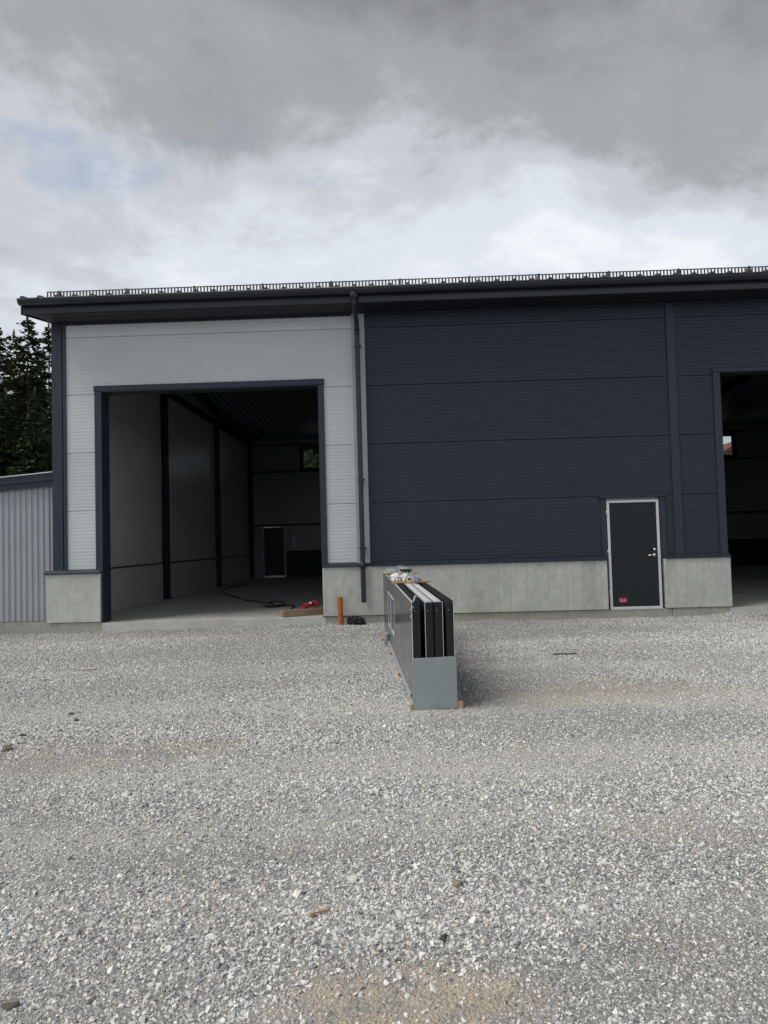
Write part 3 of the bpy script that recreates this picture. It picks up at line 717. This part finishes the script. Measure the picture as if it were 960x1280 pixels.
stk = MB().box(4.005, 4.155, -0.0145, -0.0135, 0.265, 0.355).build('sticker', 'redsticker', sd_)
# pale brush lettering on the sticker
pts = [(4.022, .285), (4.03, .33), (4.04, .30), (4.052, .318), (4.058, .298), (4.066, .316), (4.072, .297), (4.082, .318), (4.088, .298), (4.097, .316), (4.104, .297), (4.112, .327), (4.118, .298), (4.134, .309), (4.142, .302)]
MB().tube([(a, -0.0150, b) for a, b in pts], 0.0042, 5).build('sticker_lettering', 'white', sd_)
MB().box(4.035, 4.13, -0.0152, -0.0146, 0.276, 0.281).build('sticker_lettering', 'white', sd_)
# door surround: side casings, head flashing
box('door_casing', 'trim', hall, DL - 0.11, DL - 0.012, -0.026, 0.02, PT + 0.04, DT + 0.05, ch=0.004); box('door_casing', 'trim', hall, DR + 0.018, DR + 0.12, -0.026, 0.02, PT + 0.04, DT + 0.05, ch=0.004)
MB().prism([(-0.03, DT + 0.045), (-0.085, DT + 0.052), (-0.085, DT + 0.085), (-0.002, DT + 0.105), (-0.002, DT + 0.045)], DL - 0.135, DR + 0.145).build('door_head_flashing', 'trim', hall)
bd_ = door(BD[0], BD[1], BD[2], BW + 0.02, FZ + 0.01, -1, 'zinc', 'doorleaf', hinge_left=False)
tag(bd_, 'dark door with grey frame in the back wall')

# ------------------------------------------------------------------ lean-to annex on the left
anx = empty('lean_to_annex', (-6.9, 0.3, 0))
anx_m = Matrix.Translation((-6.9, 0.3, 0)).inverted()
tag(anx, 'low annex clad in pale grey vertical corrugated sheet beside the hall corner', 'shed')
def apart(mb, name, mat, parent=None, smooth=False):
    if parent is None or parent is anx: mb.v = [tuple(anx_m @ Vector(p)) for p in mb.v]
    return mb.build(name, mat, anx, smooth)
AX0, AX1 = -14.5, X0 - 0.11
def arz(x): return 3.03 + 0.075 * (x + 6.75)          # top of the roof edge
mb = MB(); x = AX0; prof = []
while x < AX1 - 0.12: prof += [(x, 0.0), (x + 0.048, 0.0), (x + 0.062, 0.024), (x + 0.101, 0.024)]; x += 0.115
prof += [(AX1, 0.0)]
for (xa, ya), (xb, yb) in zip(prof, prof[1:]):
    mb.quad((xa, 0.3 + ya, 0.155), (xb, 0.3 + yb, 0.155), (xb, 0.3 + yb, arz(xb) - 0.2), (xa, 0.3 + ya, arz(xa) - 0.2))
apart(mb, 'corrugated_wall', 'annex')
apart(MB().box(AX0, AX1 + 0.02, 0.34, 0.5, 0.14, 2.0), 'wall_backing', 'annex')
apart(MB().box(AX0, AX1 - 0.005, 0.28, 0.6, -0.4, 0.138), 'footing', 'footing')
q = MB(); 
for yy0, yy1, dz0, dz1, nm, mt in ((0.20, 0.225, -0.265, -0.145, 'lower_fascia', 'trim'), (0.165, 0.199, -0.15, -0.012, 'upper_fascia', 'trim'), (0.13, 4.0, -0.0115, 0.006, 'roof_edge', 'alu')):
    b_ = MB(); v8 = []
    for yy in (yy0, yy1):
        for xx in (AX0 - 0.3, AX1 + 0.11):
            for dz in (dz0, dz1): v8.append((xx, yy, arz(xx) + dz))
    b_.v = v8; b_.f = [(0, 1, 3, 2), (4, 6, 7, 5), (0, 4, 5, 1), (2, 3, 7, 6), (0, 2, 6, 4), (1, 5, 7, 3)]
    apart(b_, nm, mt)
apart(MB().quad((AX0, 0.24, arz(AX0) - 0.17), (AX1, 0.24, arz(AX1) - 0.17), (AX1, 0.5, arz(AX1) - 0.17), (AX0, 0.5, arz(AX0) - 0.17)), 'eave_lining', 'trim')
apart(MB().box(AX0, AX1, 3.9, 4.0, 0.1, 2.3), 'rear_wall', 'annex')

# ------------------------------------------------------------------ stack of folding door leaves
A2, B2 = Vector((0.075, -6.30)), Vector((-0.327, -1.60))
LEN = (B2 - A2).length
za, zb = gz(*A2), gz(*B2)
ang = math.atan2(-(B2 - A2).x, (B2 - A2).y)
TILT = math.atan2(zb - za, LEN)
def pk(lx, ly, lz=0.0):
    """stack coordinates: lx across, ly along towards the hall, lz above the gravel"""
    rot = Matrix.Rotation(ang, 4, 'Z') @ Matrix.Rotation(TILT, 4, 'X')
    return Vector((A2.x, A2.y, za)) + rot @ Vector((lx, ly, lz))
PROT = (TILT, 0, ang)
def pempty(name, lx, ly, lz): return empty(name, pk(lx, ly, lz), PROT)
BZ = 0.048                                   # batten height
LH = 1.005
LEAVES = [(0.0, 0.090), (0.131, 0.218), (0.222, 0.310), (0.338, 0.420)]
info = ['dark folding gate leaf with a white framed window, outermost of the stack', 'folding gate leaf with silver top edge next to the windowed leaf',
        'folding gate leaf with silver top edge next to the all black leaf', 'folding gate leaf with black top edge on the side away from the windowed leaf']
WS0, WS1, WZ0, WZ1 = 2.33, 3.55, 0.30, 0.79
for k, (a, b) in enumerate(LEAVES):
    lf = pempty('folding_gate_leaf', a, 0.0, BZ); t_ = b - a
    tag(lf, info[k], 'gate leaf', 'gate leaves stacked on battens')
    if k == 0:
        mb = MB()
        for y0, y1, z0, z1 in ((0.012, WS0, 0.03, LH), (WS1, LEN, 0.03, LH), (WS0, WS1, 0.03, WZ0), (WS0, WS1, WZ1, LH)): mb.box(0, t_ - 0.004, y0, y1, z0, z1)
        mb.build('panel', 'skin', lf)
        wn = MB(); s = 0.020
        wn.box(-0.007, 0.02, WS0, WS1, WZ0, WZ0 + s); wn.box(-0.007, 0.02, WS0, WS1, WZ1 - s, WZ1); wn.box(-0.007, 0.02, WS0, WS0 + 0.035, WZ0 + s, WZ1 - s); wn.box(-0.007, 0.02, WS1 - 0.035, WS1, WZ0 + s, WZ1 - s)
        wn.box(-0.012, 0.02, (WS0 + WS1) / 2 - 0.02, (WS0 + WS1) / 2 + 0.02, WZ0 + s, WZ1 - s)
        wn = wn.build('window', 'annex', lf); 
        for q0, q1 in ((WS0 + 0.035, (WS0 + WS1) / 2 - 0.02), ((WS0 + WS1) / 2 + 0.02, WS1 - 0.035)): MB().box(0.002, 0.006, q0, q1, WZ0 + s, WZ1 - s).build('pane', 'glass', wn)
        MB().box(0.06, 0.075, WS0, WS1, WZ0, WZ1).build('inner_pane', 'skin', lf)
        MB().box(-0.012, 0.05, 0.25, LEN - 0.1, 0.0, 0.045).build('bottom_channel', 'zinc', lf)
        h = MB().box(-0.05, -0.002, 3.62, 3.74, 0.02, 0.15, 0.006); h.box(-0.06, -0.02, 3.66, 3.70, -0.02, 0.05); h.build('roller_bracket', 'zinc', lf)
        h = MB(); 
        for z in (0.86, 0.93): h.tube([(-0.014, 0.03, z), (0.0, 0.03, z)], 0.012, 8)
        h.build('hinge_screw', 'zinc', lf)
    else:
        MB().box(0.003, t_ - 0.003, 0.012, LEN, 0.0, LH - 0.012).build('panel', 'skin', lf)
    # end seal: black rubber section with a rib
    se = MB().box(0.007, t_ - 0.006, -0.004, 0.0115, 0.0, LH - 0.004, 0.003); se.box(t_ * 0.62, t_ * 0.80, -0.012, -0.0045, 0.0, LH - 0.006); se.build('end_seal', 'rubber', lf)
    # thin bright sheet edges seen end-on
    for xe in ((0.0,) if k == 0 else (0.0,) if k == 1 else (t_ - 0.005,)):
        MB().box(xe, xe + 0.0045, -0.010, 0.0118, 0.02, LH).build('sheet_edge', 'alu', lf)
    if k in (1, 2):
        mb = MB().prism([(0.012, LH - 0.011), (0.012, LH + 0.004), (0.022, LH + 0.012), (t_ - 0.024, LH + 0.012), (t_ - 0.014, LH + 0.004), (t_ - 0.014, LH - 0.011)], 0.0, LEN, 'y'); mb.build('top_profile', 'alu', lf)
    elif k == 0:
        MB().box(0.0, 0.014, 0.0, LEN, LH + 0.0005, LH + 0.008).build('top_edge', 'alu', lf)
        MB().box(0.022, t_ - 0.008, 0.0, LEN, LH + 0.0005, LH + 0.004).build('top_seal', 'rubber', lf)
        h = MB(); h.tube([(0.01, 0.02, LH - 0.03), (0.04, 0.02, LH + 0.05)], 0.009, 8); h.tube([(0.04, 0.02, LH + 0.05), (0.055, 0.06, LH + 0.055)], 0.013, 8); h.tube([(0.01, 0.0, LH - 0.05), (0.01, -0.012, LH - 0.05)], 0.013, 8); h.build('hinge', 'zinc', lf, True)
    else:
        MB().box(0.002, t_ - 0.002, 0.0, LEN, LH - 0.011, LH + 0.006, 0.004).build('top_seal', 'rubber', lf)
    sc_ = MB()
    sc_.tube([(t_ * 0.35, -0.004, 0.92), (t_ * 0.35, -0.008, 0.92)], 0.005, 8)
    sc_.build('screw', 'zinc', lf)
# grey steel cap over the lower ends
cp = pempty('steel_end_cap', -0.006, -0.035, 0.0)
tag(cp, 'plain grey steel cap covering the lower ends of the stacked gate leaves', 'cover')
MB().prism([(0.004, 0.004), (0.428, 0.004), (0.434, 0.012), (0.434, 0.50), (0.420, 0.512), (0.004, 0.505), (-0.002, 0.49), (-0.002, 0.012)], 0.0, 0.016, 'y').build('plate', 'cap', cp)
MB().box(-0.003, 0.003, 0.016, 0.30, 0.004, 0.06).build('side_lip', 'cap', cp); MB().box(0.432, 0.436, 0.016, 0.30, 0.004, 0.06).build('side_lip', 'cap', cp)
for (a, b) in ((0.14, 0.44), (0.27, 0.45), (0.22, 0.035), (0.03, 0.47)): MB().tube([(a, 0.0, b), (a, -0.004, b)], 0.006, 8).build('rivet', 'zinc', cp, True)
# battens under the stack
for i, (s, e0, e1, nm) in enumerate(((0.0, -0.045, 0.485, 'pale wooden batten under the capped end of the gate stack'), (1.55, -0.035, 0.45, 'pale wooden batten under the gate stack next to the capped end'),
                                     (2.95, -0.045, 0.45, 'pale wooden batten under the gate stack below its window'), (4.15, -0.09, 0.44, 'pale wooden batten under the gate stack end facing the hall'))):
    b_ = pempty('timber_batten', 0, s, -0.014)
    o = MB().box(e0, e1, 0.0, 0.055, 0.0, 0.060 + (0.026 if i == 0 else 0), 0.004)
    if i == 0:
        o = MB().box(e0, -0.010, -0.035, 0.02, 0.0, 0.075, 0.004); o.box(0.433, e1, -0.035, 0.02, 0.0, 0.082, 0.004); o.box(-0.010, 0.433, -0.012, 0.018, 0.0, 0.012)
    bpy.data.objects.remove(b_)
    ob = o.build('timber_batten', 'wood'); ob.location = pk(0, s, -0.014); ob.rotation_euler = PROT
    tag(ob, nm, 'batten', 'battens under the gate stack')
TOPZ = BZ + LH + 0.010
# cross battens on top
for (s, e0, e1, z, lab) in ((2.10, -0.035, 0.46, 0.004, 'wooden cross batten lying on top of the gate stack near its middle'), (3.75, -0.03, 0.47, 0.004, 'wooden cross batten on top of the gate stack towards the hall')):
    ob = MB().box(e0, e1, 0.0, 0.045, 0.0, 0.034, 0.004).build('cross_batten', 'wood'); ob.location = pk(0, s, TOPZ + z); ob.rotation_euler = PROT; tag(ob, lab, 'batten', 'battens on top of the gate stack')
# dark guide rail and hardware on top
ob = MB().prism([(0.0, 0.0), (0.065, 0.0), (0.065, 0.05), (0.05, 0.05), (0.05, 0.012), (0.015, 0.012), (0.015, 0.05), (0.0, 0.05)], 0.0, 2.75, 'y').build('guide_rail', 'zinc')
ob.location = pk(0.225, 1.93, TOPZ + 0.040); ob.rotation_euler = (TILT, 0, ang + R(-0.4)); tag(ob, 'long grey steel guide rail lying along the top of the gate stack', 'rail')
hw = pempty('hinge_bracket', 0.20, 3.0, TOPZ + 0.092); tag(hw, 'black steel bracket lying on the guide rail on the gate stack', 'bracket')
MB().box(-0.04, 0.12, 0.0, 0.32, 0.0, 0.018, 0.004).build('plate', 'rubber', hw); MB().box(0.0, 0.09, 0.33, 0.55, 0.0, 0.03, 0.006).build('block', 'zinc', hw)
# crumpled clear plastic bags of fittings
def lump(name, mat, parent, loc, size, seed, amp=0.35, sub=4, freq=2.2, rot=(0, 0, 0)):
    bm = bmesh.new(); bmesh.ops.create_icosphere(bm, subdivisions=sub, radius=1.0)
    for q in bm.verts:
        n_ = q.co.normalized(); d = 1 + amp * noise.noise(n_ * freq + Vector((seed, 0, 0))) + amp * 0.55 * (abs(noise.noise(n_ * freq * 2.6 + Vector((0, seed, 0)))) * 2 - 0.5)
        q.co = Vector((n_.x * d * size[0], n_.y * d * size[1], max(n_.z * d, -0.55) * size[2]))
    mb = MB(); mb.addbm(bm); o = mb.build(name, mat, parent); o.location = loc; o.rotation_euler = rot; return o
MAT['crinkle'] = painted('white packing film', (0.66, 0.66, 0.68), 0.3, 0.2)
for i, (lx, ly, sx_, lab) in enumerate(((0.055, 2.75, 0.065, 'crumpled white plastic bag on top of the windowed gate leaf'), (0.185, 2.72, 0.055, 'crumpled white plastic bag on top of the gate stack beside the rail'))):
    o = lump('plastic_bag', 'crinkle', None, pk(lx, ly, TOPZ + 0.030), (sx_, 0.26, 0.055), 4.0 + i * 3, 0.4, 4, 2.6, PROT); tag(o, lab, 'plastic bag', 'bags on the gate stack')
o = lump('plastic_film', 'zinc', None, pk(0.10, 4.2, TOPZ + 0.022), (0.10, 0.34, 0.04), 12.0, 0.35, 4, 2.6, PROT); tag(o, 'crumpled grey plastic wrap on the stack end facing the hall', 'plastic wrap')

# ------------------------------------------------------------------ small things by the gateway
th = 0.052
o = MB()
pr = [(math.cos(2 * math.pi * k / 20), math.sin(2 * math.pi * k / 20)) for k in range(20)]
for k in range(20):
    j = (k + 1) % 20; ro, ri = th, th - 0.005
    for r0, z0, r1, z1 in ((ro, -0.1, ro, 0.505), (ro, 0.505, ri, 0.505), (ri, 0.505, ri, -0.1)):
        o.quad((pr[k][0] * r0, pr[k][1] * r0, z0), (pr[j][0] * r0, pr[j][1] * r0, z0), (pr[j][0] * r1, pr[j][1] * r1, z1), (pr[k][0] * r1, pr[k][1] * r1, z1))
pipe = o.build('drain_pipe', 'orange', None, True); smooth_by_angle(pipe); pipe.location = (-1.16, -0.24, gz(-1.16, -0.24) + 0.0); pipe.rotation_euler = (0.02, -0.012, 0)
tag(pipe, 'short orange plastic drain pipe standing upright against the concrete plinth', 'pipe')
bagx, bagy = -0.885, -0.26
bag = empty('black_plastic_bag', (bagx, bagy, gz(bagx, bagy))); tag(bag, 'crumpled black plastic lying on the gravel beside the orange pipe', 'bag')
lump('bundle', 'blackbag', bag, (0.04, 0, 0.065), (0.13, 0.09, 0.095), 2.0, 0.3, 4, 1.7, (0, 0.22, 0.1)); lump('loose_end', 'blackbag', bag, (-0.10, 0.0, 0.075), (0.055, 0.06, 0.095), 7.0, 0.3, 4, 1.7)
# plank with a red crumpled bag, cable, bright floor patches
pl = MB().box(-0.02, 1.0, 0.0, 0.19, 0.0, 0.125, 0.006).build('timber_plank', 'plank'); pl.location = (-2.27, 0.10, FZ + 0.001); pl.rotation_euler = (0, 0, R(27)); tag(pl, 'weathered brown timber lying on the floor at the edge of the open gateway', 'timber')
rb = empty('red_bag', (-1.83, 0.50, FZ + 0.126)); tag(rb, 'crumpled red bag with a small white tag resting on the timber', 'bag')
lump('bundle', 'red', rb, (-0.04, 0, 0.045), (0.14, 0.07, 0.055), 3.3, 0.4, 4, 2.4, (0, -0.22, 0.4)); lump('bundle', 'red', rb, (0.10, 0.06, 0.075), (0.085, 0.07, 0.07), 9.1, 0.4, 4, 2.4)
MB().box(-0.005, 0.05, -0.055, -0.045, 0.09, 0.125, 0.003).build('white_tag', 'white', rb)
cpts = [(-5.3, 11.2), (-5.6, 10.0), (-5.55, 8.6), (-5.15, 7.0), (-4.6, 5.8), (-4.05, 4.6), (-3.65, 3.9), (-3.25, 3.3), (-3.0, 3.1), (-3.2, 3.5), (-3.05, 3.75), (-2.75, 3.1), (-2.85, 2.55), (-3.1, 2.4), (-2.9, 2.15), (-2.62, 2.5), (-2.4, 2.3), (-2.35, 1.6), (-2.0, 1.1), (-1.4, 0.9)]
sp_ = []
for i in range(len(cpts) - 1):
    p0 = cpts[max(i - 1, 0)]; p1 = cpts[i]; p2 = cpts[i + 1]; p3 = cpts[min(i + 2, len(cpts) - 1)]
    for s in range(6):
        u = s / 6.0
        f = lambda a, b, c, d: 0.5 * (2 * b + (c - a) * u + (2 * a - 5 * b + 4 * c - d) * u * u + (3 * b - a - 3 * c + d) * u ** 3)
        sp_.append((f(p0[0], p1[0], p2[0], p3[0]), f(p0[1], p1[1], p2[1], p3[1]), FZ + 0.018 + 0.006 * math.sin(i * 2.1 + u)))
tag(MB().tube(sp_, 0.016, 6).build('power_cable', 'cable', None, True), 'black power cable curling over the concrete floor inside the gateway', 'cable')
for cx, cy, rx, ry, rot_, lab in ((-3.60, 4.9, 0.62, 0.55, 0.3, 'thin pale sheet added for the bright patch on the floor beside the black cable'), (7.0, 3.1, 0.70, 0.10, 0.05, 'thin pale strip added for the bright streak on the floor inside the right gateway')):
    mb = MB(); n_ = 14  # added sheet, its pale colour stands in for bright floor
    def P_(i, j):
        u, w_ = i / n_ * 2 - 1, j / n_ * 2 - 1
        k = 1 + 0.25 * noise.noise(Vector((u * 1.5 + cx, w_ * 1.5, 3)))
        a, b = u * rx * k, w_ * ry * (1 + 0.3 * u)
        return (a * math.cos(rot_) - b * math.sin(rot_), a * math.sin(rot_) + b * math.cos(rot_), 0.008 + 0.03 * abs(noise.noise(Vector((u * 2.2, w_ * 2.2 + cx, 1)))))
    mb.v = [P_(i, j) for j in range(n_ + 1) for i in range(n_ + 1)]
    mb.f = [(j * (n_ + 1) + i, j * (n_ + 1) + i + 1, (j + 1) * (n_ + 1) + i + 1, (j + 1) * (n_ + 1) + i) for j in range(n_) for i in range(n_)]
    o = mb.build('bright_patch_sheet', 'crinkle', None, True); o.location = (cx, cy, FZ); tag(o, lab, 'plastic sheet')

# single stones and litter one can pick out on the yard
def hull_stone(mat, px, py, size, label, seed, cat='stone'):
    r = ray(px, py); p = CAM.copy()
    for _ in range(30):                                    # meet the yard surface
        tt = (gz(p.x, p.y) - CAM.z) / r.z; p = CAM + r * tt
    rnd = random.Random(seed); bm = bmesh.new()
    for k in range(16):
        q = Vector((rnd.uniform(-1, 1), rnd.uniform(-1, 1), rnd.uniform(-1, 1))); bm.verts.new((q.x * size[0], q.y * size[1], q.z * size[2]))
    bmesh.ops.convex_hull(bm, input=bm.verts[:]); 
    for q in [q for q in bm.verts if not q.link_faces]: bm.verts.remove(q)
    mb = MB(); mb.addbm(bm); o = mb.build('stone', mat); o.location = (p.x, p.y, gz(p.x, p.y) + size[2] * 0.55); o.rotation_euler = (0, 0, rnd.uniform(0, 6))
    tag(o, label, cat); return o
hull_stone('stone_brown', 9, 938, (0.055, 0.04, 0.035), 'brown stone lying apart on the gravel left of the earth patch', 1)
hull_stone('stone_dark', 30, 920, (0.034, 0.03, 0.018), 'black stone on the gravel beyond the brown stone', 2)
hull_stone('stone_dark', 95, 901, (0.03, 0.025, 0.016), 'small black stone beside the brown flat stone', 3)
hull_stone('stone_brown', 88, 893, (0.04, 0.03, 0.018), 'flat brown stone next to the small black stone', 4)
hull_stone('stone_pale', 440, 1101, (0.03, 0.024, 0.018), 'pale stone standing out of the gravel in front of the stack', 5)
hull_stone('stone_brown', 571, 1107, (0.032, 0.026, 0.02), 'brownish stone in the gravel in front of the stack', 6)
hull_stone('stone_dark', 555, 1175, (0.03, 0.022, 0.016), 'dark flat stone in the gravel near the bare earth', 7)
hull_stone('stone_brown', 12, 1258, (0.035, 0.025, 0.018), 'dark brown stone at the front left of the gravel yard', 8)
def stick(px, py, ln, r, rot, mat, label):
    ra = ray(px, py); p = CAM.copy()
    for _ in range(30): p = CAM + ra * ((gz(p.x, p.y) - CAM.z) / ra.z)
    rnd = random.Random(px); n_ = 7
    o = MB().tube([((k / (n_ - 1) - 0.5) * ln, rnd.uniform(-1, 1) * r * 0.8, rnd.uniform(-.3, .3) * r) for k in range(n_)], [r * rnd.uniform(0.7, 1.1) for k in range(n_)], 6).build('stick', mat)
    o.location = (p.x, p.y, gz(p.x, p.y) + r + 0.008); o.rotation_euler = (0, 0, rot); tag(o, label, 'stick')
MAT['palewood'] = wood('bleached wood', (0.52, 0.45, 0.34))
MAT['darkwood'] = wood('dark wet wood', (0.07, 0.06, 0.05))
stick(706, 819, 0.32, 0.012, 0.02, 'darkwood', 'thin dark stick lying on gravel between stack and side door')
stick(108, 838, 0.28, 0.013, -0.1, 'palewood', 'pale wood splinter lying on gravel before the open gateway')
stick(400, 1144, 0.10, 0.007, 0.5, 'plank', 'small reddish wood chip on the gravel')

# ------------------------------------------------------------------ trees and the house behind
def conifer_mesh(seed, H, rad, start, mat, clump=1.0, tipup=0.2):
    rnd = random.Random(seed); mb = MB(); z = start * H
    while z < H * 0.985:
        f = (z - start * H) / (H * (1 - start))
        br = rad * (min(1.0, 0.55 + f * 2.2) if f < 0.2 else 1.0) * (1 - f) ** 0.75 * rnd.uniform(0.7, 1.15) + 0.18
        nb = rnd.randint(4, 6)
        for b in range(nb):
            if rnd.random() < 0.12: continue
            az = rnd.uniform(0, 6.283); ln = br * rnd.uniform(0.6, 1.15)
            rise = rnd.uniform(-0.25, 0.10) + tipup * f
            dirv = Vector((math.cos(az), math.sin(az), 0)); side = Vector((-dirv.y, dirv.x, 0))
            n_ = max(3, int(ln / 0.12))
            for k in range(n_):
                u = (k + rnd.random()) / n_
                if u < 0.12: continue
                base = dirv * (ln * u) + Vector((0, 0, z + rise * ln * u - 0.16 * ln * u * u + 0.10 * ln * u ** 3))
                w_ = (0.14 + 0.36 * (1 - u)) * min(1, ln / 1.6) * clump
                for q in range(4):
                    s_ = rnd.choice((-1, 1)); d = (dirv * rnd.uniform(0.25, 0.9) + side * s_ * rnd.uniform(0.3, 1.0) + Vector((0, 0, rnd.uniform(-0.45, 0.22)))).normalized()
                    l2 = w_ * rnd.uniform(0.7, 1.5) + 0.12; nn = d.cross(Vector((rnd.uniform(-.5, .5), rnd.uniform(-.5, .5), 1))).normalized() * rnd.uniform(0.06, 0.13)
                    o_ = base + Vector((rnd.uniform(-.06, .06), rnd.uniform(-.06, .06), rnd.uniform(-.08, .08)))
                    mid = o_ + d * l2 * 0.55
                    mb.quad(o_, mid + nn, o_ + d * l2, mid - nn)
        z += rnd.uniform(0.12, 0.30) * (0.8 + 0.5 * (1 - f)) 
    for q in range(14):
        a = rnd.uniform(0, 6.28); d = Vector((math.cos(a) * 0.3, math.sin(a) * 0.3, 1)).normalized(); o_ = Vector((0, 0, H - 0.6 + 0.04 * q)); nn = Vector((-d.y, d.x, 0)).normalized() * 0.04
        mb.quad(o_, o_ + d * 0.2 + nn, o_ + d * 0.42, o_ + d * 0.2 - nn)
    me = bpy.data.meshes.new('crown'); me.from_pydata(mb.v, [], mb.f); me.materials.append(MAT[mat])
    tk = MB(); pts = [(0.05 * math.sin(k * 1.3 + seed), 0.05 * math.cos(k * 1.7), H * k / 9.0) for k in range(10)]
    tk.tube([(p[0], p[1], p[2] - 0.3) for p in pts], [0.015 + 0.13 * (1 - k / 9.0) * H / 14 for k in range(10)], 8)
    for k in range(22):
        zz = rnd.uniform(0.12, 0.9) * H; a = rnd.uniform(0, 6.28); ln = rad * (1 - zz / H) * 0.8 + 0.2
        tk.tube([(0, 0, zz), (math.cos(a) * ln * .5, math.sin(a) * ln * .5, zz - 0.03 * ln), (math.cos(a) * ln, math.sin(a) * ln, zz - 0.1 * ln)], [0.03, 0.02, 0.006], 4, False)
    return me, tk.mesh('trunk', 'bark', True)
def broad_mesh(seed, H, rad, mat):
    rnd = random.Random(seed); mb = MB(); blobs = [(Vector((rnd.gauss(0, rad * .5), rnd.gauss(0, rad * .5), H * rnd.uniform(0.25, 0.9))), rad * rnd.uniform(0.25, 0.55)) for _ in range(26)]
    for c_, r_ in blobs:
        for _ in range(420):
            d = Vector((rnd.gauss(0, 1), rnd.gauss(0, 1), rnd.gauss(0, 1))).normalized() * r_ * rnd.random() ** 0.4; p = c_ + d
            a = Vector((rnd.uniform(-1, 1), rnd.uniform(-1, 1), rnd.uniform(-1, 1))).normalized() * 0.09; b = a.orthogonal().normalized() * 0.05
            mb.quad(p - a, p + b, p + a, p - b)
    me = bpy.data.meshes.new('crown'); me.from_pydata(mb.v, [], mb.f); me.materials.append(MAT[mat])
    tk = MB().tube([(0, 0, -0.3), (0.1, 0, H * .4), (0.0, 0.1, H * .85)], [0.16, 0.11, 0.03], 8)
    for c_, r_ in blobs[:12]: tk.tube([(0.05, 0, c_.z * 0.6), tuple(c_)], [0.05, 0.015], 5, False)
    return me, tk.mesh('trunk', 'bark', True)
KIND = {'a': conifer_mesh(1, 15.5, 2.3, 0.10, 'needle'), 'b': conifer_mesh(2, 15.0, 2.6, 0.14, 'needle2', 1.1, 0.35), 'c': conifer_mesh(3, 12.5, 2.5, 0.05, 'needle', 1.15, 0.1), 'd': broad_mesh(4, 8.0, 2.2, 'leaf')}
def tree(kind, x, y, s, rz_, name, label, group):
    r_ = empty(name, (x, y, -0.2), (0, 0, rz_)); r_.scale = (s, s, s)
    tag(r_, label, 'tree', group)
    for nm, me in zip(('crown', 'trunk'), KIND[kind]):
        o = bpy.data.objects.new(nm, me); col.objects.link(o); o.parent = r_
def px_at(px, d): 
    r = ray(px, 600); k = d / r.y; return CAM.x + r.x * k, CAM.y + d
SP, LO = 'dark green spruce with layered branches rising above the annex roof', 'lower dark spruce filling the wood behind the annex'
for kind, px, d, s, rz_, name, lab in (('b', 36, 41, 1.035, 0.3, 'pine_tree', 'tall pine with open top standing behind the annex beside the hall corner'), ('a', 63, 45, 1.05, 2.2, 'spruce_tree', SP), ('b', -6, 39, 0.97, 1.1, 'pine_tree', 'pine with a broad top behind the far part of the annex'), ('a', 18, 47, 1.06, 4.0, 'spruce_tree', SP),
        ('c', 44, 35, 0.78, 0.9, 'spruce_tree', LO), ('c', 8, 36, 0.80, 2.9, 'spruce_tree', LO), ('c', 70, 37, 0.84, 5.1, 'spruce_tree', LO), ('b', 84, 43, 0.92, 2.5, 'pine_tree', None), ('c', 26, 43, 1.0, 1.9, 'spruce_tree', LO), ('c', 56, 48, 1.05, 3.3, 'spruce_tree', LO),
        ('c', 2, 50, 1.12, 1.4, 'spruce_tree', LO), ('a', 48, 52, 1.08, 5.5, 'spruce_tree', SP), ('c', 76, 50, 1.1, 0.4, 'spruce_tree', LO), ('a', -30, 42, 0.95, 0.1, 'spruce_tree', SP), ('c', -22, 36, 0.85, 0.5, 'spruce_tree', LO), ('d', -14, 33, 0.62, 0.5, 'birch_tree', 'small bright green leafy tree below the conifers behind the annex')):
    if lab is None: continue
    x, y = px_at(px, d); tree(kind, x, y, s, rz_, name, lab, 'trees in the wood behind the annex')
for kind, px, d, s, rz_ in (('c', 372, 47, 0.9, 0.2), ('d', 392, 44, 1.25, 1.2), ('d', 404, 46, 1.3, 4.2), ('a', 386, 54, 0.85, 2.2), ('d', 378, 52, 1.35, 3.0), ('c', 400, 58, 1.1, 4.4), ('a', 412, 52, 0.9, 5.0)):
    x, y = px_at(px, d); tree(kind, x, y, s, rz_, {'c': 'spruce_tree', 'd': 'birch_tree', 'a': 'spruce_tree'}[kind], {'c': 'dark spruce seen through the left rear window of the hall', 'd': 'leafy green tree seen through the left rear window of the hall', 'a': 'slim spruce behind the leafy trees in the left rear window'}[kind], 'trees behind the hall')
# house with red roof behind the right rear window
hs = empty('red_roofed_house', (27.6, 44.0, 0)); tag(hs, 'pale house with red sheet roof glimpsed through the right rear window', 'house')
MB().box(-5.0, 5.0, 0, 9, -0.2, 6.0).build('wall', 'housewall', hs); MB().prism([(-5.0, 6.0), (5.0, 6.0), (0, 8.7)], 0.01, 8.99, 'y').build('gable', 'redroof', hs)
for s in (-1, 1): MB().prism([(s * 5.6, 5.75), (0, 8.78), (0, 8.98), (s * 5.6, 5.95)], -0.5, 9.5, 'y').build('roof', 'redroof', hs)
for xx in (-3, 0, 3):
    for zz in (1.2, 4.0):
        wn = MB().box(xx - 0.6, xx + 0.6, -0.05, 0.03, zz, zz + 1.3).build('window', 'white', hs); MB().box(xx - 0.52, xx + 0.52, -0.06, -0.052, zz + 0.08, zz + 1.22).build('pane', 'doorleaf', wn)
